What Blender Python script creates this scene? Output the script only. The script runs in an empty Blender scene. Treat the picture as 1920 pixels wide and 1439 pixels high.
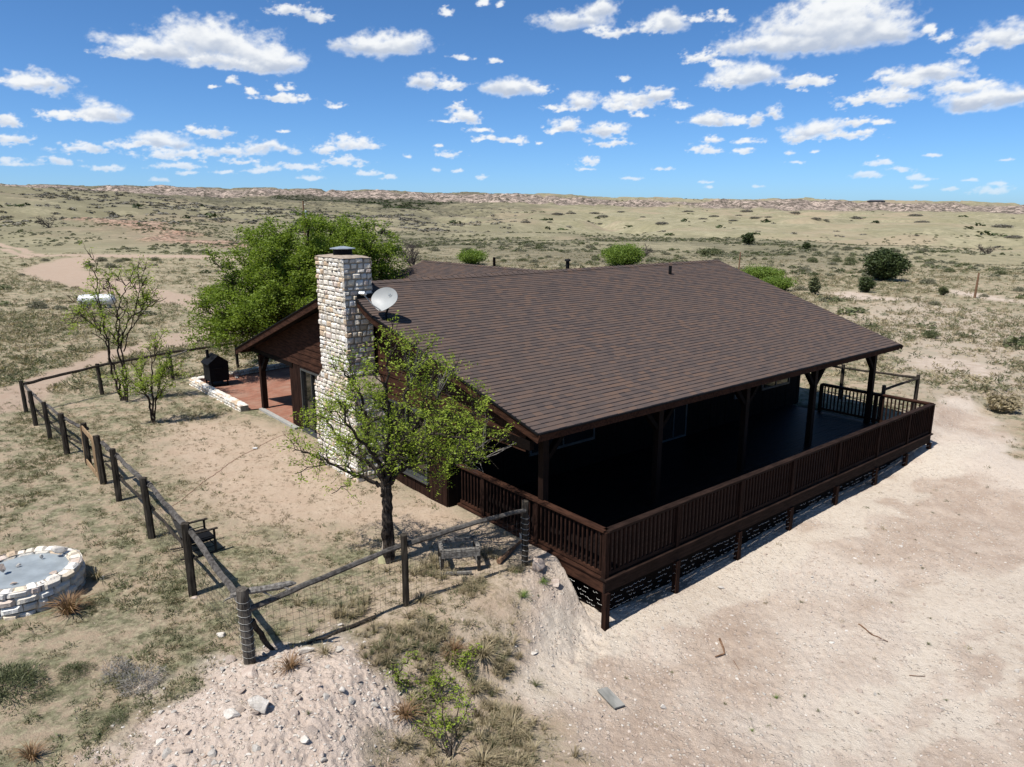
import bpy, math, random
import numpy as np
R = math.radians
C = bpy.context.scene.collection
sc = bpy.context.scene

# ------------------------------------------------------------------ camera, sky, sun, exposure
EYE = 6.6; FPX = 1347.1; HOR = 406.58
PIT = math.atan((719.5 - HOR) / FPX)
cam = bpy.data.cameras.new('camera'); co = bpy.data.objects.new('camera', cam); C.objects.link(co)
co.location = (0, 0, EYE); co.rotation_euler = (math.pi / 2 - PIT, 0, 0)
cam.sensor_width = 36; cam.lens = FPX / 1920 * 36; cam.clip_start = .1; cam.clip_end = 60000
sc.camera = co
SUN_AZ, SUN_EL = 48.0, 61.0          # light travels towards azimuth 48 deg (clockwise from +Y)
w = bpy.data.worlds.new('World'); sc.world = w; w.use_nodes = True
nt = w.node_tree; bg = nt.nodes['Background']
sky = nt.nodes.new('ShaderNodeTexSky'); sky.sky_type = 'NISHITA'; sky.sun_disc = False
sky.sun_elevation = R(SUN_EL); sky.sun_rotation = R(SUN_AZ + 180)
sky.altitude = 900; sky.air_density = 0.6; sky.dust_density = 1.6; sky.ozone_density = 2.0
tint = nt.nodes.new('ShaderNodeMix'); tint.data_type = 'RGBA'; tint.blend_type = 'MULTIPLY'; tint.inputs[0].default_value = 1
tint.inputs[7].default_value = (.90, 1.12, 1.28, 1); nt.links.new(sky.outputs[0], tint.inputs[6])
hs = nt.nodes.new('ShaderNodeHueSaturation'); hs.inputs['Saturation'].default_value = 1.10; nt.links.new(tint.outputs[2], hs.inputs['Color']); nt.links.new(hs.outputs[0], bg.inputs[0]); bg.inputs[1].default_value = 0.092
sl = bpy.data.lights.new('sun', 'SUN'); sl.energy = 5.0; sl.angle = R(0.53); sl.color = (1, .955, .89)
so = bpy.data.objects.new('sun', sl); C.objects.link(so)
so.rotation_euler = (math.pi / 2 - R(SUN_EL), 0, -R(SUN_AZ))
sc.view_settings.view_transform = 'Standard'; sc.view_settings.look = 'None'
sc.view_settings.gamma = 1; sc.view_settings.exposure = 0.5
sc.cycles.max_bounces = 6; sc.cycles.transparent_max_bounces = 12

# ------------------------------------------------------------------ survey helpers
cP, sP = math.cos(PIT), math.sin(PIT)
def ray(px, py):
    X = (px - 960) / FPX; Y = (719.5 - py) / FPX
    return np.array([X, cP + Y * sP, -sP + Y * cP])
def G(px, py, z=0.0):                      # ground point seen at a photo position
    d = ray(px, py); k = (z - EYE) / d[2]; return np.array([d[0] * k, d[1] * k])
HA = R(50.744); HU = np.array([math.sin(HA), math.cos(HA)]); HV = np.array([-math.cos(HA), math.sin(HA)])
HO = np.array([1.725, 12.182]); HROT = math.pi / 2 - HA
def W2(u, v): return HO + u * HU + v * HV
def UV(x, y): return (x - HO[0]) * HU[0] + (y - HO[1]) * HU[1], (x - HO[0]) * HV[0] + (y - HO[1]) * HV[1]

# ------------------------------------------------------------------ noise
def _h(ix, iy, s):
    a = (ix.astype(np.int64) * 374761393 + iy.astype(np.int64) * 668265263 + s * 2147483647) & 0xffffffff
    a = ((a ^ (a >> 13)) * 1274126177) & 0xffffffff
    a = ((a ^ (a >> 16)) * 2246822519) & 0xffffffff
    return ((a ^ (a >> 15)) & 0xffffff) / float(0xffffff)
def vn(x, y, s=0):
    x = np.asarray(x, float); y = np.asarray(y, float)
    ix = np.floor(x); iy = np.floor(y); fx = x - ix; fy = y - iy
    fx = fx * fx * fx * (fx * (fx * 6 - 15) + 10); fy = fy * fy * fy * (fy * (fy * 6 - 15) + 10)
    a = _h(ix, iy, s); b = _h(ix + 1, iy, s); c = _h(ix, iy + 1, s); d = _h(ix + 1, iy + 1, s)
    return a + (b - a) * fx + (c - a) * fy + (a - b - c + d) * fx * fy
def fbm(x, y, o=4, s=0, g=.5):
    t = 0; a = 1; n = 0; x = np.asarray(x, float); y = np.asarray(y, float)
    for i in range(o):
        t = t + a * vn(x, y, s + i * 17); n += a; a *= g
        x, y = x * 1.63 + y * 1.21 + 7.3, y * 1.63 - x * 1.21 + 3.1
    return t / n
def sstep(a, b, x):
    t = np.clip((x - a) / (b - a), 0, 1); return t * t * (3 - 2 * t)
def polydist(px, py, poly):                # signed distance, positive inside
    poly = np.asarray(poly, float); n = len(poly); d = np.full(px.shape, 1e18); ins = np.zeros(px.shape, bool)
    for i in range(n):
        ax, ay = poly[i]; bx, by = poly[(i + 1) % n]
        ex, ey = bx - ax, by - ay; wx, wy = px - ax, py - ay
        t = np.clip((wx * ex + wy * ey) / (ex * ex + ey * ey + 1e-12), 0, 1)
        d = np.minimum(d, (wx - ex * t) ** 2 + (wy - ey * t) ** 2)
        c = ((ay > py) != (by > py)) & (px < (bx - ax) * (py - ay) / (by - ay + 1e-12) + ax)
        ins ^= c
    return np.where(ins, 1, -1) * np.sqrt(d)

# ------------------------------------------------------------------ terrain height and ground cover
COLS = [
 (-300, [(110,490),(180,462),(250,435),(400,392),(600,364),(760,368),(1400,369),(1700,343),(5000,372)]),
 (0,   [(110,490),(180,462),(250,435),(400,390),(600,362),(760,366),(1500,369),(1780,345),(5000,372)]),
 (240, [(110,490),(200,452),(300,420),(450,385),(700,370),(900,374),(1650,374),(1950,348),(5000,376)]),
 (480, [(110,490),(200,455),(350,420),(600,396),(900,386),(1300,379),(1850,377),(2100,353),(5000,380)]),
 (720, [(110,490),(200,453),(350,432),(600,410),(1000,396),(1500,385),(1950,381),(2250,357),(5000,382)]),
 (960, [(110,490),(200,452),(350,432),(600,415),(1000,399),(1500,386),(1900,386),(2150,363),(5000,386)]),
 (1200,[(110,490),(200,455),(350,437),(600,418),(1000,404),(1500,398),(1950,396),(2150,372),(5000,388)]),
 (1440,[(110,491),(200,458),(350,440),(700,416),(1200,403),(1850,400),(2080,375),(2400,378),(5000,390)]),
 (1680,[(110,494),(200,463),(400,437),(800,413),(1400,405),(1850,402),(2080,377),(2400,381),(5000,391)]),
 (1920,[(110,500),(200,470),(400,441),(800,416),(1400,406),(1850,407),(2080,385),(2400,388),(5000,394)]),
 (2250,[(110,500),(200,470),(400,441),(800,416),(1400,406),(1850,407),(2080,387),(2400,389),(5000,395)]),
]
TY = np.exp(np.linspace(math.log(60), math.log(6000), 240))
TT = np.array([(c[0] - 960) / FPX for c in COLS])
def _z(y, py): return EYE - y * math.tan(PIT + math.atan((py - 719.5) / FPX))
TZ = np.zeros((len(COLS), 240)); SCY = np.zeros((len(COLS), 2))
for i, (cx, L) in enumerate(COLS):
    ys = [30, 60, 80] + [a for a, b in L]; zs = [0, 0, 0] + [_z(a, b) for a, b in L]
    TZ[i] = np.interp(np.log(TY), np.log(ys), zs)
    k = np.ones(9) / 9; TZ[i, 4:-4] = np.convolve(TZ[i], k, 'same')[4:-4]
    sc_i = 6 if cx < 900 else (7 if cx < 1100 else 6)
    e = [a for a, b in L]
    j = max(range(1, len(L)), key=lambda q: (L[q-1][1] - L[q][1]) * (L[q][0] > 1600))
    SCY[i] = (e[j - 1], e[j])
def colinterp(t, arr): return np.interp(t, TT, arr)
MOUNDS = [(G(490, 1350), 1.6, .17), (G(640, 1310), .8, .10), (G(330, 1420), 1.2, .10), (G(590, 1420), .9, .12)]
def height(x, y, detail=True):
    x = np.asarray(x, float); y = np.asarray(y, float)
    u, v = UV(x, y); r = np.hypot(x, y)
    # near ground: yard level with a bank falling to the front
    ve = np.interp(u, [-9, -6.5, -4.5, -2, -.1, .4, 14.3, 15, 22], [-.6, -.2, .9, 1.15, 1.3, 2.6, 2.6, 1.2, 1.5])
    dm = np.interp(u, [-9, -6, -3, 0, 3, 6.5, 11, 14.4, 22, 40], [.1, .25, .75, .95, .95, .80, .72, .45, .35, .2])
    ww = np.interp(u, [-6, -2, 0, 4], [2.2, 1.9, 1.25, 1.2])
    z = -dm * sstep(0, 1, (ve - v) / ww)
    z = z - np.clip(-v - .5, 0, 12) * .03
    z = z * (1 - sstep(25, 60, r))
    ud = sstep(.0, .5, u) * sstep(15.0, 14.5, u) * sstep(.1, .7, v) * sstep(14, 13, v); z = np.where(ud > 0, np.minimum(z, z * (1 - ud) - .30 * ud), z)
    for c, rad, hh in MOUNDS:
        z = z + hh * np.exp(-((x - c[0]) ** 2 + (y - c[1]) ** 2) / rad ** 2)
    # far relief
    th = np.arctan2(x, y); tc = np.clip(th, -R(42), R(44)); t = np.tan(tc); ye = np.maximum(r * np.cos(tc), 31)
    far = ye > 60
    zf = np.zeros(x.shape)
    if far.any():
        tt = t[far]; ly = (np.log(np.clip(ye[far], 60, 5999)) - math.log(60)) / (math.log(6000) - math.log(60)) * 239
        iy = np.minimum(ly.astype(int), 238); fy = ly - iy
        ti = np.clip(np.searchsorted(TT, tt) - 1, 0, len(TT) - 2); ft = np.clip((tt - TT[ti]) / (TT[ti + 1] - TT[ti]), 0, 1)
        ft = ft * ft * (3 - 2 * ft)
        a = TZ[ti, iy] * (1 - fy) + TZ[ti, iy + 1] * fy; b = TZ[ti + 1, iy] * (1 - fy) + TZ[ti + 1, iy + 1] * fy
        zf[far] = a * (1 - ft) + b * ft
    z = z + zf
    k1 = sstep(70, 160, r)
    z = z + k1 * (fbm(x / 38, y / 38, 3, 5) - .5) * 2.2 * (1 + 1.2 * sstep(200, 700, r))
    z = z + sstep(250, 600, r) * (fbm(x / 170, y / 170, 4, 9) - .5) * 7 + sstep(200, 500, r) * (sstep(0, .16, np.abs(fbm(x / 130, y / 130, 3, 12) - .5)) - .6) * 8.0 + sstep(150, 300, r) * (fbm(x / 70, y / 70, 3, 14) - .5) * 5.5
    s0 = colinterp(t, SCY[:, 0]); s1 = colinterp(t, SCY[:, 1])
    s = (ye - s0) / (s1 - s0)
    scarp = sstep(-.25, .15, s) * (1 - sstep(.9, 1.5, s))
    gul = np.abs(fbm(x / 95, y / 95, 4, 31) - .5) * 2
    gz = scarp * (gul - .35) * 24 * sstep(-.2, .6, s) * (1 - .75 * sstep(.8, 1.15, s)) + sstep(.95, 1.1, s) * ((fbm(x / 300, y / 300, 3, 40) - .5) * 10 + (vn(x / 60, y / 60, 41) > .6) * 2.2)
    z = z + gz + scarp * (fbm(x / 22, y / 22, 3, 44) - .5) * 5
    # eroded hillside on the left
    er = erode_mask(x, y)
    z = z + er * (np.abs(fbm(x / 9, y / 9, 3, 77) - .5)) * 3.0
    if detail:
        m = masks_near(x, y)
        z = z + m['rub'] * (1 - .6 * m['track']) * ((fbm(x / 1.6, y / 1.6, 4, 60) - .5) * .13 + (fbm(x / .11, y / .11, 3, 61) - .5) * .045 * (1 - sstep(20, 40, r)))
        bk = sstep(-3, -1, u) * sstep(.5, -.2, u) * sstep(-1.5, -.2, v) * sstep(1.6, 1.0, v); z = z + bk * ((fbm(x / .3, y / .3, 4, 67) - .5) * .16)
        z = z + m['mound'] * ((fbm(x / .25, y / .25, 4, 62) - .5) * .10 + (fbm(x / .06, y / .06, 2, 66) - .5) * .05)
        z = z + (1 - m['rub']) * (fbm(x / .5, y / .5, 3, 63) - .5) * .05 * (1 - sstep(40, 90, r))
        z = z + (fbm(x / 6, y / 6, 2, 64) - .5) * .22 * sstep(26, 60, r)
    return z
def wob(x, y, a, s, seed): return x + (fbm(x / s, y / s, 3, seed) - .5) * a, y + (fbm(x / s, y / s, 3, seed + 50) - .5) * a
P_RUB = [G(a, b, -.8) for a, b in [(1000,1075),(1060,1075),(1180,1100),(1450,940),(1740,800),(1800,775),(1862,812),(1915,870),(2050,980),(2700,1500),(2400,3500),(1060,3500),(1070,1439),(1000,1330),(945,1190),(985,1110)]]
P_MOUND = [G(a, b) for a, b in [(200,1700),(225,1400),(290,1320),(350,1268),(440,1245),(570,1212),(700,1215),(745,1290),(735,1439),(720,1900),(-100,3300)]]
P_SLOPE = [G(a, b, -.3) for a, b in [(560,1200),(760,1110),(900,1070),(1000,1080),(960,1190),(1000,1320),(1060,1420),(1080,1900),(740,1900),(740,1300),(700,1215)]]
P_YARD = [G(a, b) for a, b in [(330,800),(440,790),(560,812),(650,905),(840,950),(960,1010),(860,1040),(700,1000),(560,1000),(430,960),(340,900),(300,850)]]
P_YARD2 = [G(a, b) for a, b in [(640,880),(840,945),(975,1045),(900,1060),(760,1060),(640,980)]]
PATHS = [
 ([G(a, b) for a, b in [(-400,485),(-100,487),(0,487),(120,484),(250,484),(420,487),(560,489),(700,487)]], [1.2,1.0,.9,2.4,3.6,3.6,3,3]),
 ([G(a, b) for a, b in [(75,484),(50,470),(25,462),(-40,452)]], [.9,1.0,1.0,1.0]),
 ([G(a, b) for a, b in [(55,487),(30,474),(0,464),(-60,455)]], [.8,.9,.9,.9]),
 ([G(a, b) for a, b in [(150,488),(95,508),(150,522),(230,542),(310,557),(390,575),(470,610)]], [3,3.6,3.8,2.6,1.7,1.5,1.4]),
 ([G(a, b) for a, b in [(520,610),(400,622),(340,640),(250,655),(150,685),(60,722),(-20,765),(-200,850)]], [2.2,2.2,1.8,.9,.75,.9,1.1,1.3]),
]
P_PALE = [[G(a, b) for a, b in L] for L in [
 [(1545,552),(1600,545),(1640,556),(1720,560),(1700,566),(1600,564)],
 [(1740,538),(1800,545),(1920,562),(1920,570),(1800,556)],
 [(1700,660),(1800,668),(1900,690),(1920,720),(1780,700),(1700,690)]]]
P_HUMP = [G(a, b) for a, b in [(1560,590),(1700,560),(1900,590),(2000,640),(1950,700),(1850,760),(1720,740),(1700,660),(1600,630)]]
P_ERO = [G(a, b) for a, b in [(95,437),(160,428),(240,436),(330,444),(420,450),(480,458),(400,462),(300,455),(200,448),(120,442)]]
TRACKS = [([G(a, b, -1.1) for a, b in [(1010,1290),(1190,1180),(1400,1085),(1600,975),(1790,880)]], .55),
 ([G(a, b, -1.1) for a, b in [(1500,1439),(1640,1300),(1750,1180),(1920,1080)]], .28), ([G(a, b, -1.1) for a, b in [(1700,1439),(1800,1330),(1900,1230),(2000,1150)]], .28),
 ([G(a, b, -1.1) for a, b in [(1750,1180),(1850,1130),(1960,1120)]], .8)]
def erode_mask(x, y):
    x = np.asarray(x, float); y = np.asarray(y, float); m = np.zeros(x.shape); r = np.hypot(x, y)
    k = (r > 90) & (r < 320)
    if k.any():
        xx, yy = wob(x[k], y[k], 30, 22, 900); m[k] = sstep(-6, 8, polydist(xx, yy, P_ERO))
    return m
def draws(x, y): return np.exp(-(np.abs(fbm(x / 130, y / 130, 3, 12) - .5) / .022) ** 2) * (vn(x / 60, y / 60, 13) > .35)
def woodband(x, y):
    r = np.hypot(x, y); t = np.tan(np.clip(np.arctan2(x, y), -R(42), R(44))); ye = r * np.cos(np.arctan(t)); wb = fbm(x / 130, y / 130, 3, 85) - .5
    lo = np.interp(t, [-.42, -.36, -.25, -.18, -.12, -.05], [1750, 1480, 1350, 1080, 1150, 1700]) + wb * 700
    hi = colinterp(t, SCY[:, 0]) + wb * 300
    return sstep(-60, 60, ye - lo) * sstep(-80, 60, hi - ye) * sstep(-.46, -.38, t + wb * .2) * sstep(-.02, -.10, t + wb * .2)
def pathdist(x, y):
    best = np.zeros(x.shape)
    for pts, wd in PATHS:
        for i in range(len(pts) - 1):
            a, b = pts[i], pts[i + 1]; e = b - a; wx, wy = x - a[0], y - a[1]
            t = np.clip((wx * e[0] + wy * e[1]) / (e @ e), 0, 1)
            d = np.hypot(wx - e[0] * t, wy - e[1] * t); ww = wd[i] * (1 - t) + wd[i + 1] * t
            best = np.maximum(best, sstep(1.15, .7, d / ww))
    return best
def masks_near(x, y):
    x = np.asarray(x, float); y = np.asarray(y, float); r = np.hypot(x, y)
    o = {k: np.zeros(x.shape) for k in ('rub', 'mound', 'slope', 'yard', 'path', 'pale', 'track')}
    k = (r < 45) & (y > -20)
    if k.any():
        xx, yy = wob(x[k], y[k], 1.5, .9, 300)
        mo = sstep(-.35, .3, polydist(xx, yy, P_MOUND))
        o['rub'][k] = np.maximum(sstep(-.45, .4, polydist(xx, yy, P_RUB)), mo); o['mound'][k] = mo
        tr = np.zeros(xx.shape)
        for pts, wd in TRACKS:
            for i in range(len(pts) - 1):
                a, b = pts[i], pts[i + 1]; e = b - a; t_ = np.clip(((xx - a[0]) * e[0] + (yy - a[1]) * e[1]) / (e @ e), 0, 1)
                tr = np.maximum(tr, sstep(1.3, .6, np.hypot(xx - a[0] - e[0] * t_, yy - a[1] - e[1] * t_) / wd))
        o['track'][k] = tr
        o['slope'][k] = sstep(-.5, .5, polydist(xx, yy, P_SLOPE))
        o['yard'][k] = np.maximum(sstep(-1.2, .8, polydist(xx, yy, P_YARD)), .8 * sstep(-.5, .5, polydist(xx, yy, P_YARD2)))
    k = (r > 14) & (r < 260)
    if k.any():
        xx, yy = wob(x[k], y[k], 1.6, 2.5, 400)
        o['path'][k] = pathdist(xx, yy)
        for p in P_PALE: o['pale'][k] = np.maximum(o['pale'][k], sstep(-1.0, 1.0, polydist(xx, yy, p)))
        o['pale'][k] = np.maximum(o['pale'][k], .6 * sstep(-2.5, 2.5, polydist(xx, yy, P_HUMP)))
    return o

# ------------------------------------------------------------------ object helpers
def tag(o, label=None, cat=None, group=None, kind=None):
    if label: o['label'] = label
    if cat: o['category'] = cat
    if group: o['group'] = group
    if kind: o['kind'] = kind
    return o
def empty(name, loc=(0, 0, 0), rz=0, label=None, cat=None, group=None):
    o = bpy.data.objects.new(name, None); C.objects.link(o); o.location = loc; o.rotation_euler = (0, 0, rz)
    o.empty_display_size = .2
    return tag(o, label, cat, group)
def mesh_np(name, V, F, mat, parent=None, col=None, smooth=False, scal=None):
    """V (n,3); F (m,k) array or list of arrays with different k"""
    me = bpy.data.meshes.new(name); V = np.ascontiguousarray(V, dtype=np.float32)
    Fs = F if isinstance(F, list) else [F]; Fs = [np.asarray(f, dtype=np.int32) for f in Fs if len(f)]
    me.vertices.add(len(V)); me.vertices.foreach_set('co', V.ravel())
    nl = sum(f.size for f in Fs); npoly = sum(len(f) for f in Fs)
    me.loops.add(nl); me.polygons.add(npoly)
    me.loops.foreach_set('vertex_index', np.concatenate([f.ravel() for f in Fs]))
    st = []; off = 0
    for f in Fs:
        st.append(np.arange(len(f), dtype=np.int32) * f.shape[1] + off); off += f.size
    me.polygons.foreach_set('loop_start', np.concatenate(st))
    me.polygons.foreach_set('use_smooth', np.full(npoly, smooth))
    me.update(calc_edges=True)
    if col is not None:
        ca = me.color_attributes.new('Col', 'FLOAT_COLOR', 'POINT')
        c = np.ones((len(V), 4), np.float32); c[:, :col.shape[1]] = col; ca.data.foreach_set('color', c.ravel())
    if scal:
        for k, a in scal.items():
            at = me.attributes.new(k, 'FLOAT', 'POINT'); at.data.foreach_set('value', a.astype(np.float32))
    if mat: me.materials.append(mat)
    o = bpy.data.objects.new(name, me); C.objects.link(o)
    if parent: o.parent = parent
    return o
class MB:
    def __init__(s): s.V = []; s.F = []; s.n = 0; s.C = []
    def add(s, V, F, col=None):
        V = np.asarray(V, float); s.V.append(V)
        for f in (F if isinstance(F, list) and len(F) and isinstance(F[0], np.ndarray) and F[0].ndim == 2 else [np.asarray(F)]): s.F.append(f + s.n)
        s.n += len(V)
        s.C.append(np.tile(np.array(col if col is not None else (1, 1, 1)), (len(V), 1)) if (col is None or np.ndim(col) == 1) else col)
        return s
    def box(s, a, b, bev=0.0, col=None):
        a = np.minimum(a, b).astype(float) if True else a; 
        return s
    def build(s, name, mat, parent=None, smooth=False, usecol=False):
        V = np.concatenate(s.V); d = {}
        for f in s.F: d.setdefault(f.shape[1], []).append(f)
        return mesh_np(name, V, [np.concatenate(v) for v in d.values()], mat, parent, np.concatenate(s.C) if usecol else None, smooth)
BF = np.array([[0,3,2,1],[4,5,6,7],[0,1,5,4],[1,2,6,5],[2,3,7,6],[3,0,4,7]])
def box(m, a, b, col=None):
    x0, y0, z0 = np.minimum(a, b); x1, y1, z1 = np.maximum(a, b)
    m.add([[x0,y0,z0],[x1,y0,z0],[x1,y1,z0],[x0,y1,z0],[x0,y0,z1],[x1,y0,z1],[x1,y1,z1],[x0,y1,z1]], BF, col)
def beam(m, p, q, w, h, col=None, up=(0, 0, 1)):      # bar of section w x h from p to q
    p = np.asarray(p, float); q = np.asarray(q, float); d = q - p; d /= np.linalg.norm(d)
    s_ = np.cross(d, up)
    if np.linalg.norm(s_) < 1e-3: s_ = np.array([1., 0, 0])
    s_ /= np.linalg.norm(s_); t = np.cross(s_, d)
    V = [e + a * s_ * w / 2 + b * t * h / 2 for e in (p, q) for a, b in ((-1, -1), (1, -1), (1, 1), (-1, 1))]
    m.add(V, BF, col)
def tube(m, pts, rad, n=7, col=None, cap=True):
    pts = np.asarray(pts, float); k = len(pts); rad = np.broadcast_to(rad, (k,)).astype(float)
    T = np.gradient(pts, axis=0); T /= np.linalg.norm(T, axis=1)[:, None] + 1e-9
    ref = np.array([0, 0, 1.]) if abs(T[0][2]) < .9 else np.array([1., 0, 0])
    a = np.cross(T[0], ref); a /= np.linalg.norm(a)
    V = []
    for i in range(k):
        a = a - T[i] * (a @ T[i]); a /= np.linalg.norm(a) + 1e-9; b = np.cross(T[i], a)
        ang = np.arange(n) * 2 * math.pi / n
        V.append(pts[i] + rad[i] * (np.cos(ang)[:, None] * a + np.sin(ang)[:, None] * b))
    V = np.concatenate(V); F = []
    i = np.arange(n); j = (i + 1) % n
    F = np.concatenate([np.stack([q * n + i, q * n + j, (q + 1) * n + j, (q + 1) * n + i], 1) for q in range(k - 1)])
    if cap:
        c0, c1 = len(V), len(V) + 1; V = np.concatenate([V, pts[:1], pts[-1:]])
        tr = np.concatenate([np.stack([j, i, np.full(n, c0)], 1), np.stack([(k - 1) * n + i, (k - 1) * n + j, np.full(n, c1)], 1)])
        m.add(V, [F, tr], col)
    else: m.add(V, F, col)
def scatter(m_V, m_F, pos, rot, scl, tilt=None):      # numpy merge of copies of a template
    n = len(pos); c, s = np.cos(rot), np.sin(rot); scl = np.asarray(scl)
    if scl.ndim == 1: scl = np.stack([scl] * 3, 1)
    v = m_V[None] * scl[:, None, :]
    x = v[..., 0] * c[:, None] - v[..., 1] * s[:, None]; y = v[..., 0] * s[:, None] + v[..., 1] * c[:, None]
    V = np.stack([x, y, v[..., 2]], -1) + pos[:, None, :]
    F = m_F[None] + (np.arange(n) * len(m_V))[:, None, None]
    return V.reshape(-1, 3), F.reshape(-1, m_F.shape[1])

# ------------------------------------------------------------------ materials
class NT:
    def __init__(s, name):
        s.m = bpy.data.materials.new(name); s.m.use_nodes = True; s.t = s.m.node_tree; s.b = s.t.nodes['Principled BSDF']
        s.out = s.t.nodes['Material Output']
    def n(s, typ, **kw):
        nd = s.t.nodes.new('ShaderNode' + typ)
        for k, v in kw.items(): setattr(nd, k, v)
        return nd
    def l(s, a, b): s.t.links.new(a, b)
    def coord(s): 
        if not hasattr(s, '_c'): s._c = s.n('TexCoord').outputs['Object']
        return s._c
    def _set(s, sock, v):
        if hasattr(v, 'links'): s.l(v, sock)
        elif v is not None:
            if hasattr(sock.default_value, '__len__') and not hasattr(v, '__len__'): v = (v,) * 3
            if hasattr(sock.default_value, '__len__') and len(sock.default_value) == 4 and len(v) == 3: v = (*v, 1)
            sock.default_value = v
    def math(s, op, a, b=None, c=None, clamp=False):
        nd = s.n('Math', operation=op); nd.use_clamp = clamp
        for i, q in enumerate((a, b, c)):
            if q is not None: s._set(nd.inputs[i], q)
        return nd.outputs[0]
    def mix(s, f, a, b, typ='MIX'):
        nd = s.n('Mix', data_type='RGBA', blend_type=typ); s._set(nd.inputs[0], f); s._set(nd.inputs[6], a); s._set(nd.inputs[7], b)
        return nd.outputs[2]
    def noise(s, scale, detail=4, rough=.55, vec=None, dist=0):
        nd = s.n('TexNoise'); nd.inputs['Scale'].default_value = scale; nd.inputs['Detail'].default_value = detail
        nd.inputs['Roughness'].default_value = rough; nd.inputs['Distortion'].default_value = dist
        s.l(vec if vec is not None else s.coord(), nd.inputs['Vector']); return nd.outputs[0]
    def rng(s, v, a, b, c=0, d=1):
        nd = s.n('MapRange'); nd.interpolation_type = 'SMOOTHSTEP'; s._set(nd.inputs[0], v)
        for i, q in zip((1, 2, 3, 4), (a, b, c, d)): nd.inputs[i].default_value = q
        return nd.outputs[0]
    def attr(s, name, fac=True):
        nd = s.n('Attribute', attribute_name=name); return nd.outputs['Fac'] if fac else nd.outputs['Color']
    def mapv(s, scale):
        nd = s.n('Mapping'); nd.inputs['Scale'].default_value = scale; s.l(s.coord(), nd.inputs[0]); return nd.outputs[0]
    def bump(s, h, strength=.5, dist=.01):
        nd = s.n('Bump'); nd.inputs['Strength'].default_value = strength; nd.inputs['Distance'].default_value = dist
        s.l(h, nd.inputs['Height']); s.l(nd.outputs[0], s.b.inputs['Normal'])
    def fin(s, col, rough=.8, spec=.3, metal=0, alb=.68):
        if alb != 1: col = s.mix(1.0, col, (alb,) * 3, 'MULTIPLY')
        s._set(s.b.inputs['Base Color'], col); s._set(s.b.inputs['Roughness'], rough)
        s.b.inputs['Specular IOR Level'].default_value = spec; s.b.inputs['Metallic'].default_value = metal
        return s.m
def wood(name, c1, c2, stretch=(1, 1, 18), rough=.65, spec=.3, scale=9, bump=.006):
    s = NT(name); v = s.mapv(stretch); a = s.noise(scale, 6, .65, v); b = s.noise(2.3, 3)
    f = s.math('ADD', s.rng(a, .35, .68), s.rng(b, .4, .75, 0, .45), clamp=True)
    s.bump(a, .6, bump); return s.fin(s.mix(f, c1, c2), rough, spec)
def plain(name, c, rough=.6, metal=0, spec=.4, var=.25, scale=6):
    s = NT(name); a = s.noise(scale, 5, .6)
    c = np.array(c); return s.fin(s.mix(s.rng(a, .3, .75), tuple(c * (1 - var)), tuple(np.minimum(c * (1 + var), 1))), rough, spec, metal)
M = {}
M['stain'] = wood('stained_wood', (.015, .0075, .0055), (.040, .019, .013), (1, 1, .12), .85, .07, 22)
M['stainh'] = wood('stained_wood_boards', (.014, .008, .006), (.036, .021, .016), (.12, 1, 1), .85, .07, 22)
M['stainv'] = wood('stained_wood_rail', (.026, .012, .008), (.074, .034, .021), (1, .12, 1), .85, .07, 22)
M['dark'] = wood('shade_dark_timber', (.0035, .002, .0015), (.008, .0045, .0035), (.15, 1, 1), .8, .08, 18)  # near-black copy of the house wood; under-roof shade is put into the colour
M['stain_shade'] = wood('shade_dark_stain', (.007, .0035, .0022), (.018, .008, .005), (1, 1, .12), .7, .12, 22)  # porch post copy of the stain, darkened to paint in the porch shade
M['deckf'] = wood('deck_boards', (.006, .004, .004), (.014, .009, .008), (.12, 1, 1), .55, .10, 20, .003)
M['post'] = wood('weathered_post', (.020, .016, .012), (.075, .063, .050), (1, 1, .10), .9, .1, 26, .012)
M['rail'] = wood('weathered_rail', (.045, .040, .036), (.15, .138, .125), (1, 1, 1), .9, .1, 14, .012)
M['grey'] = wood('grey_driftwood', (.10, .09, .08), (.30, .28, .25), (1, 1, 1), .9, .1, 22, .015)
M['raw'] = wood('raw_pine', (.30, .19, .10), (.46, .32, .19), (1, 1, .12), .8, .15, 20)
M['log'] = wood('bare_log', (.13, .07, .04), (.30, .18, .11), (1, 1, 1), .9, .1, 14)
M['bark'] = wood('bark', (.020, .015, .012), (.085, .070, .058), (1, 1, .3), .95, .05, 30, .03)
M['barkd'] = wood('dark_bark', (.022, .016, .012), (.075, .060, .048), (1, 1, .3), .95, .05, 12, .02)
M['twig'] = wood('grey_twigs', (.10, .09, .08), (.26, .24, .22), (1, 1, 1), .9, .1, 14)
M['black'] = plain('black_steel', (.005, .005, .006), .7, 0, .15, .4)
M['metal'] = plain('galvanised_steel', (.46, .50, .52), .4, .35, .5, .15)
M['white'] = plain('white_paint', (.80, .81, .80), .35, 0, .5, .06)
M['dish'] = plain('dish_grey', (.42, .43, .42), .5, 0, .4, .06)
M['dishd'] = plain('dish_mark_grey', (.26, .28, .29), .5, 0, .4, .06)
M['frame'] = plain('window_frame_metal', (.075, .08, .08), .45, .2, .5, .2)
M['wire'] = plain('fence_wire', (.11, .10, .09), .6, .3, .4, .3)
M['wirel'] = plain('bright_wire', (.55, .53, .48), .5, .2, .4, .2)
M['mortar'] = plain('mortar', (.40, .35, .28), .95, 0, .1, .25, 14)
M['cap'] = plain('mortar_cap', (.40, .33, .26), .95, 0, .1, .2, 8)
M['handle'] = plain('pale_handle', (.50, .42, .33), .6, 0, .3, .15)
M['yellow'] = plain('pale_yellow_plastic', (.62, .58, .33), .5, 0, .4, .1)
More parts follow.
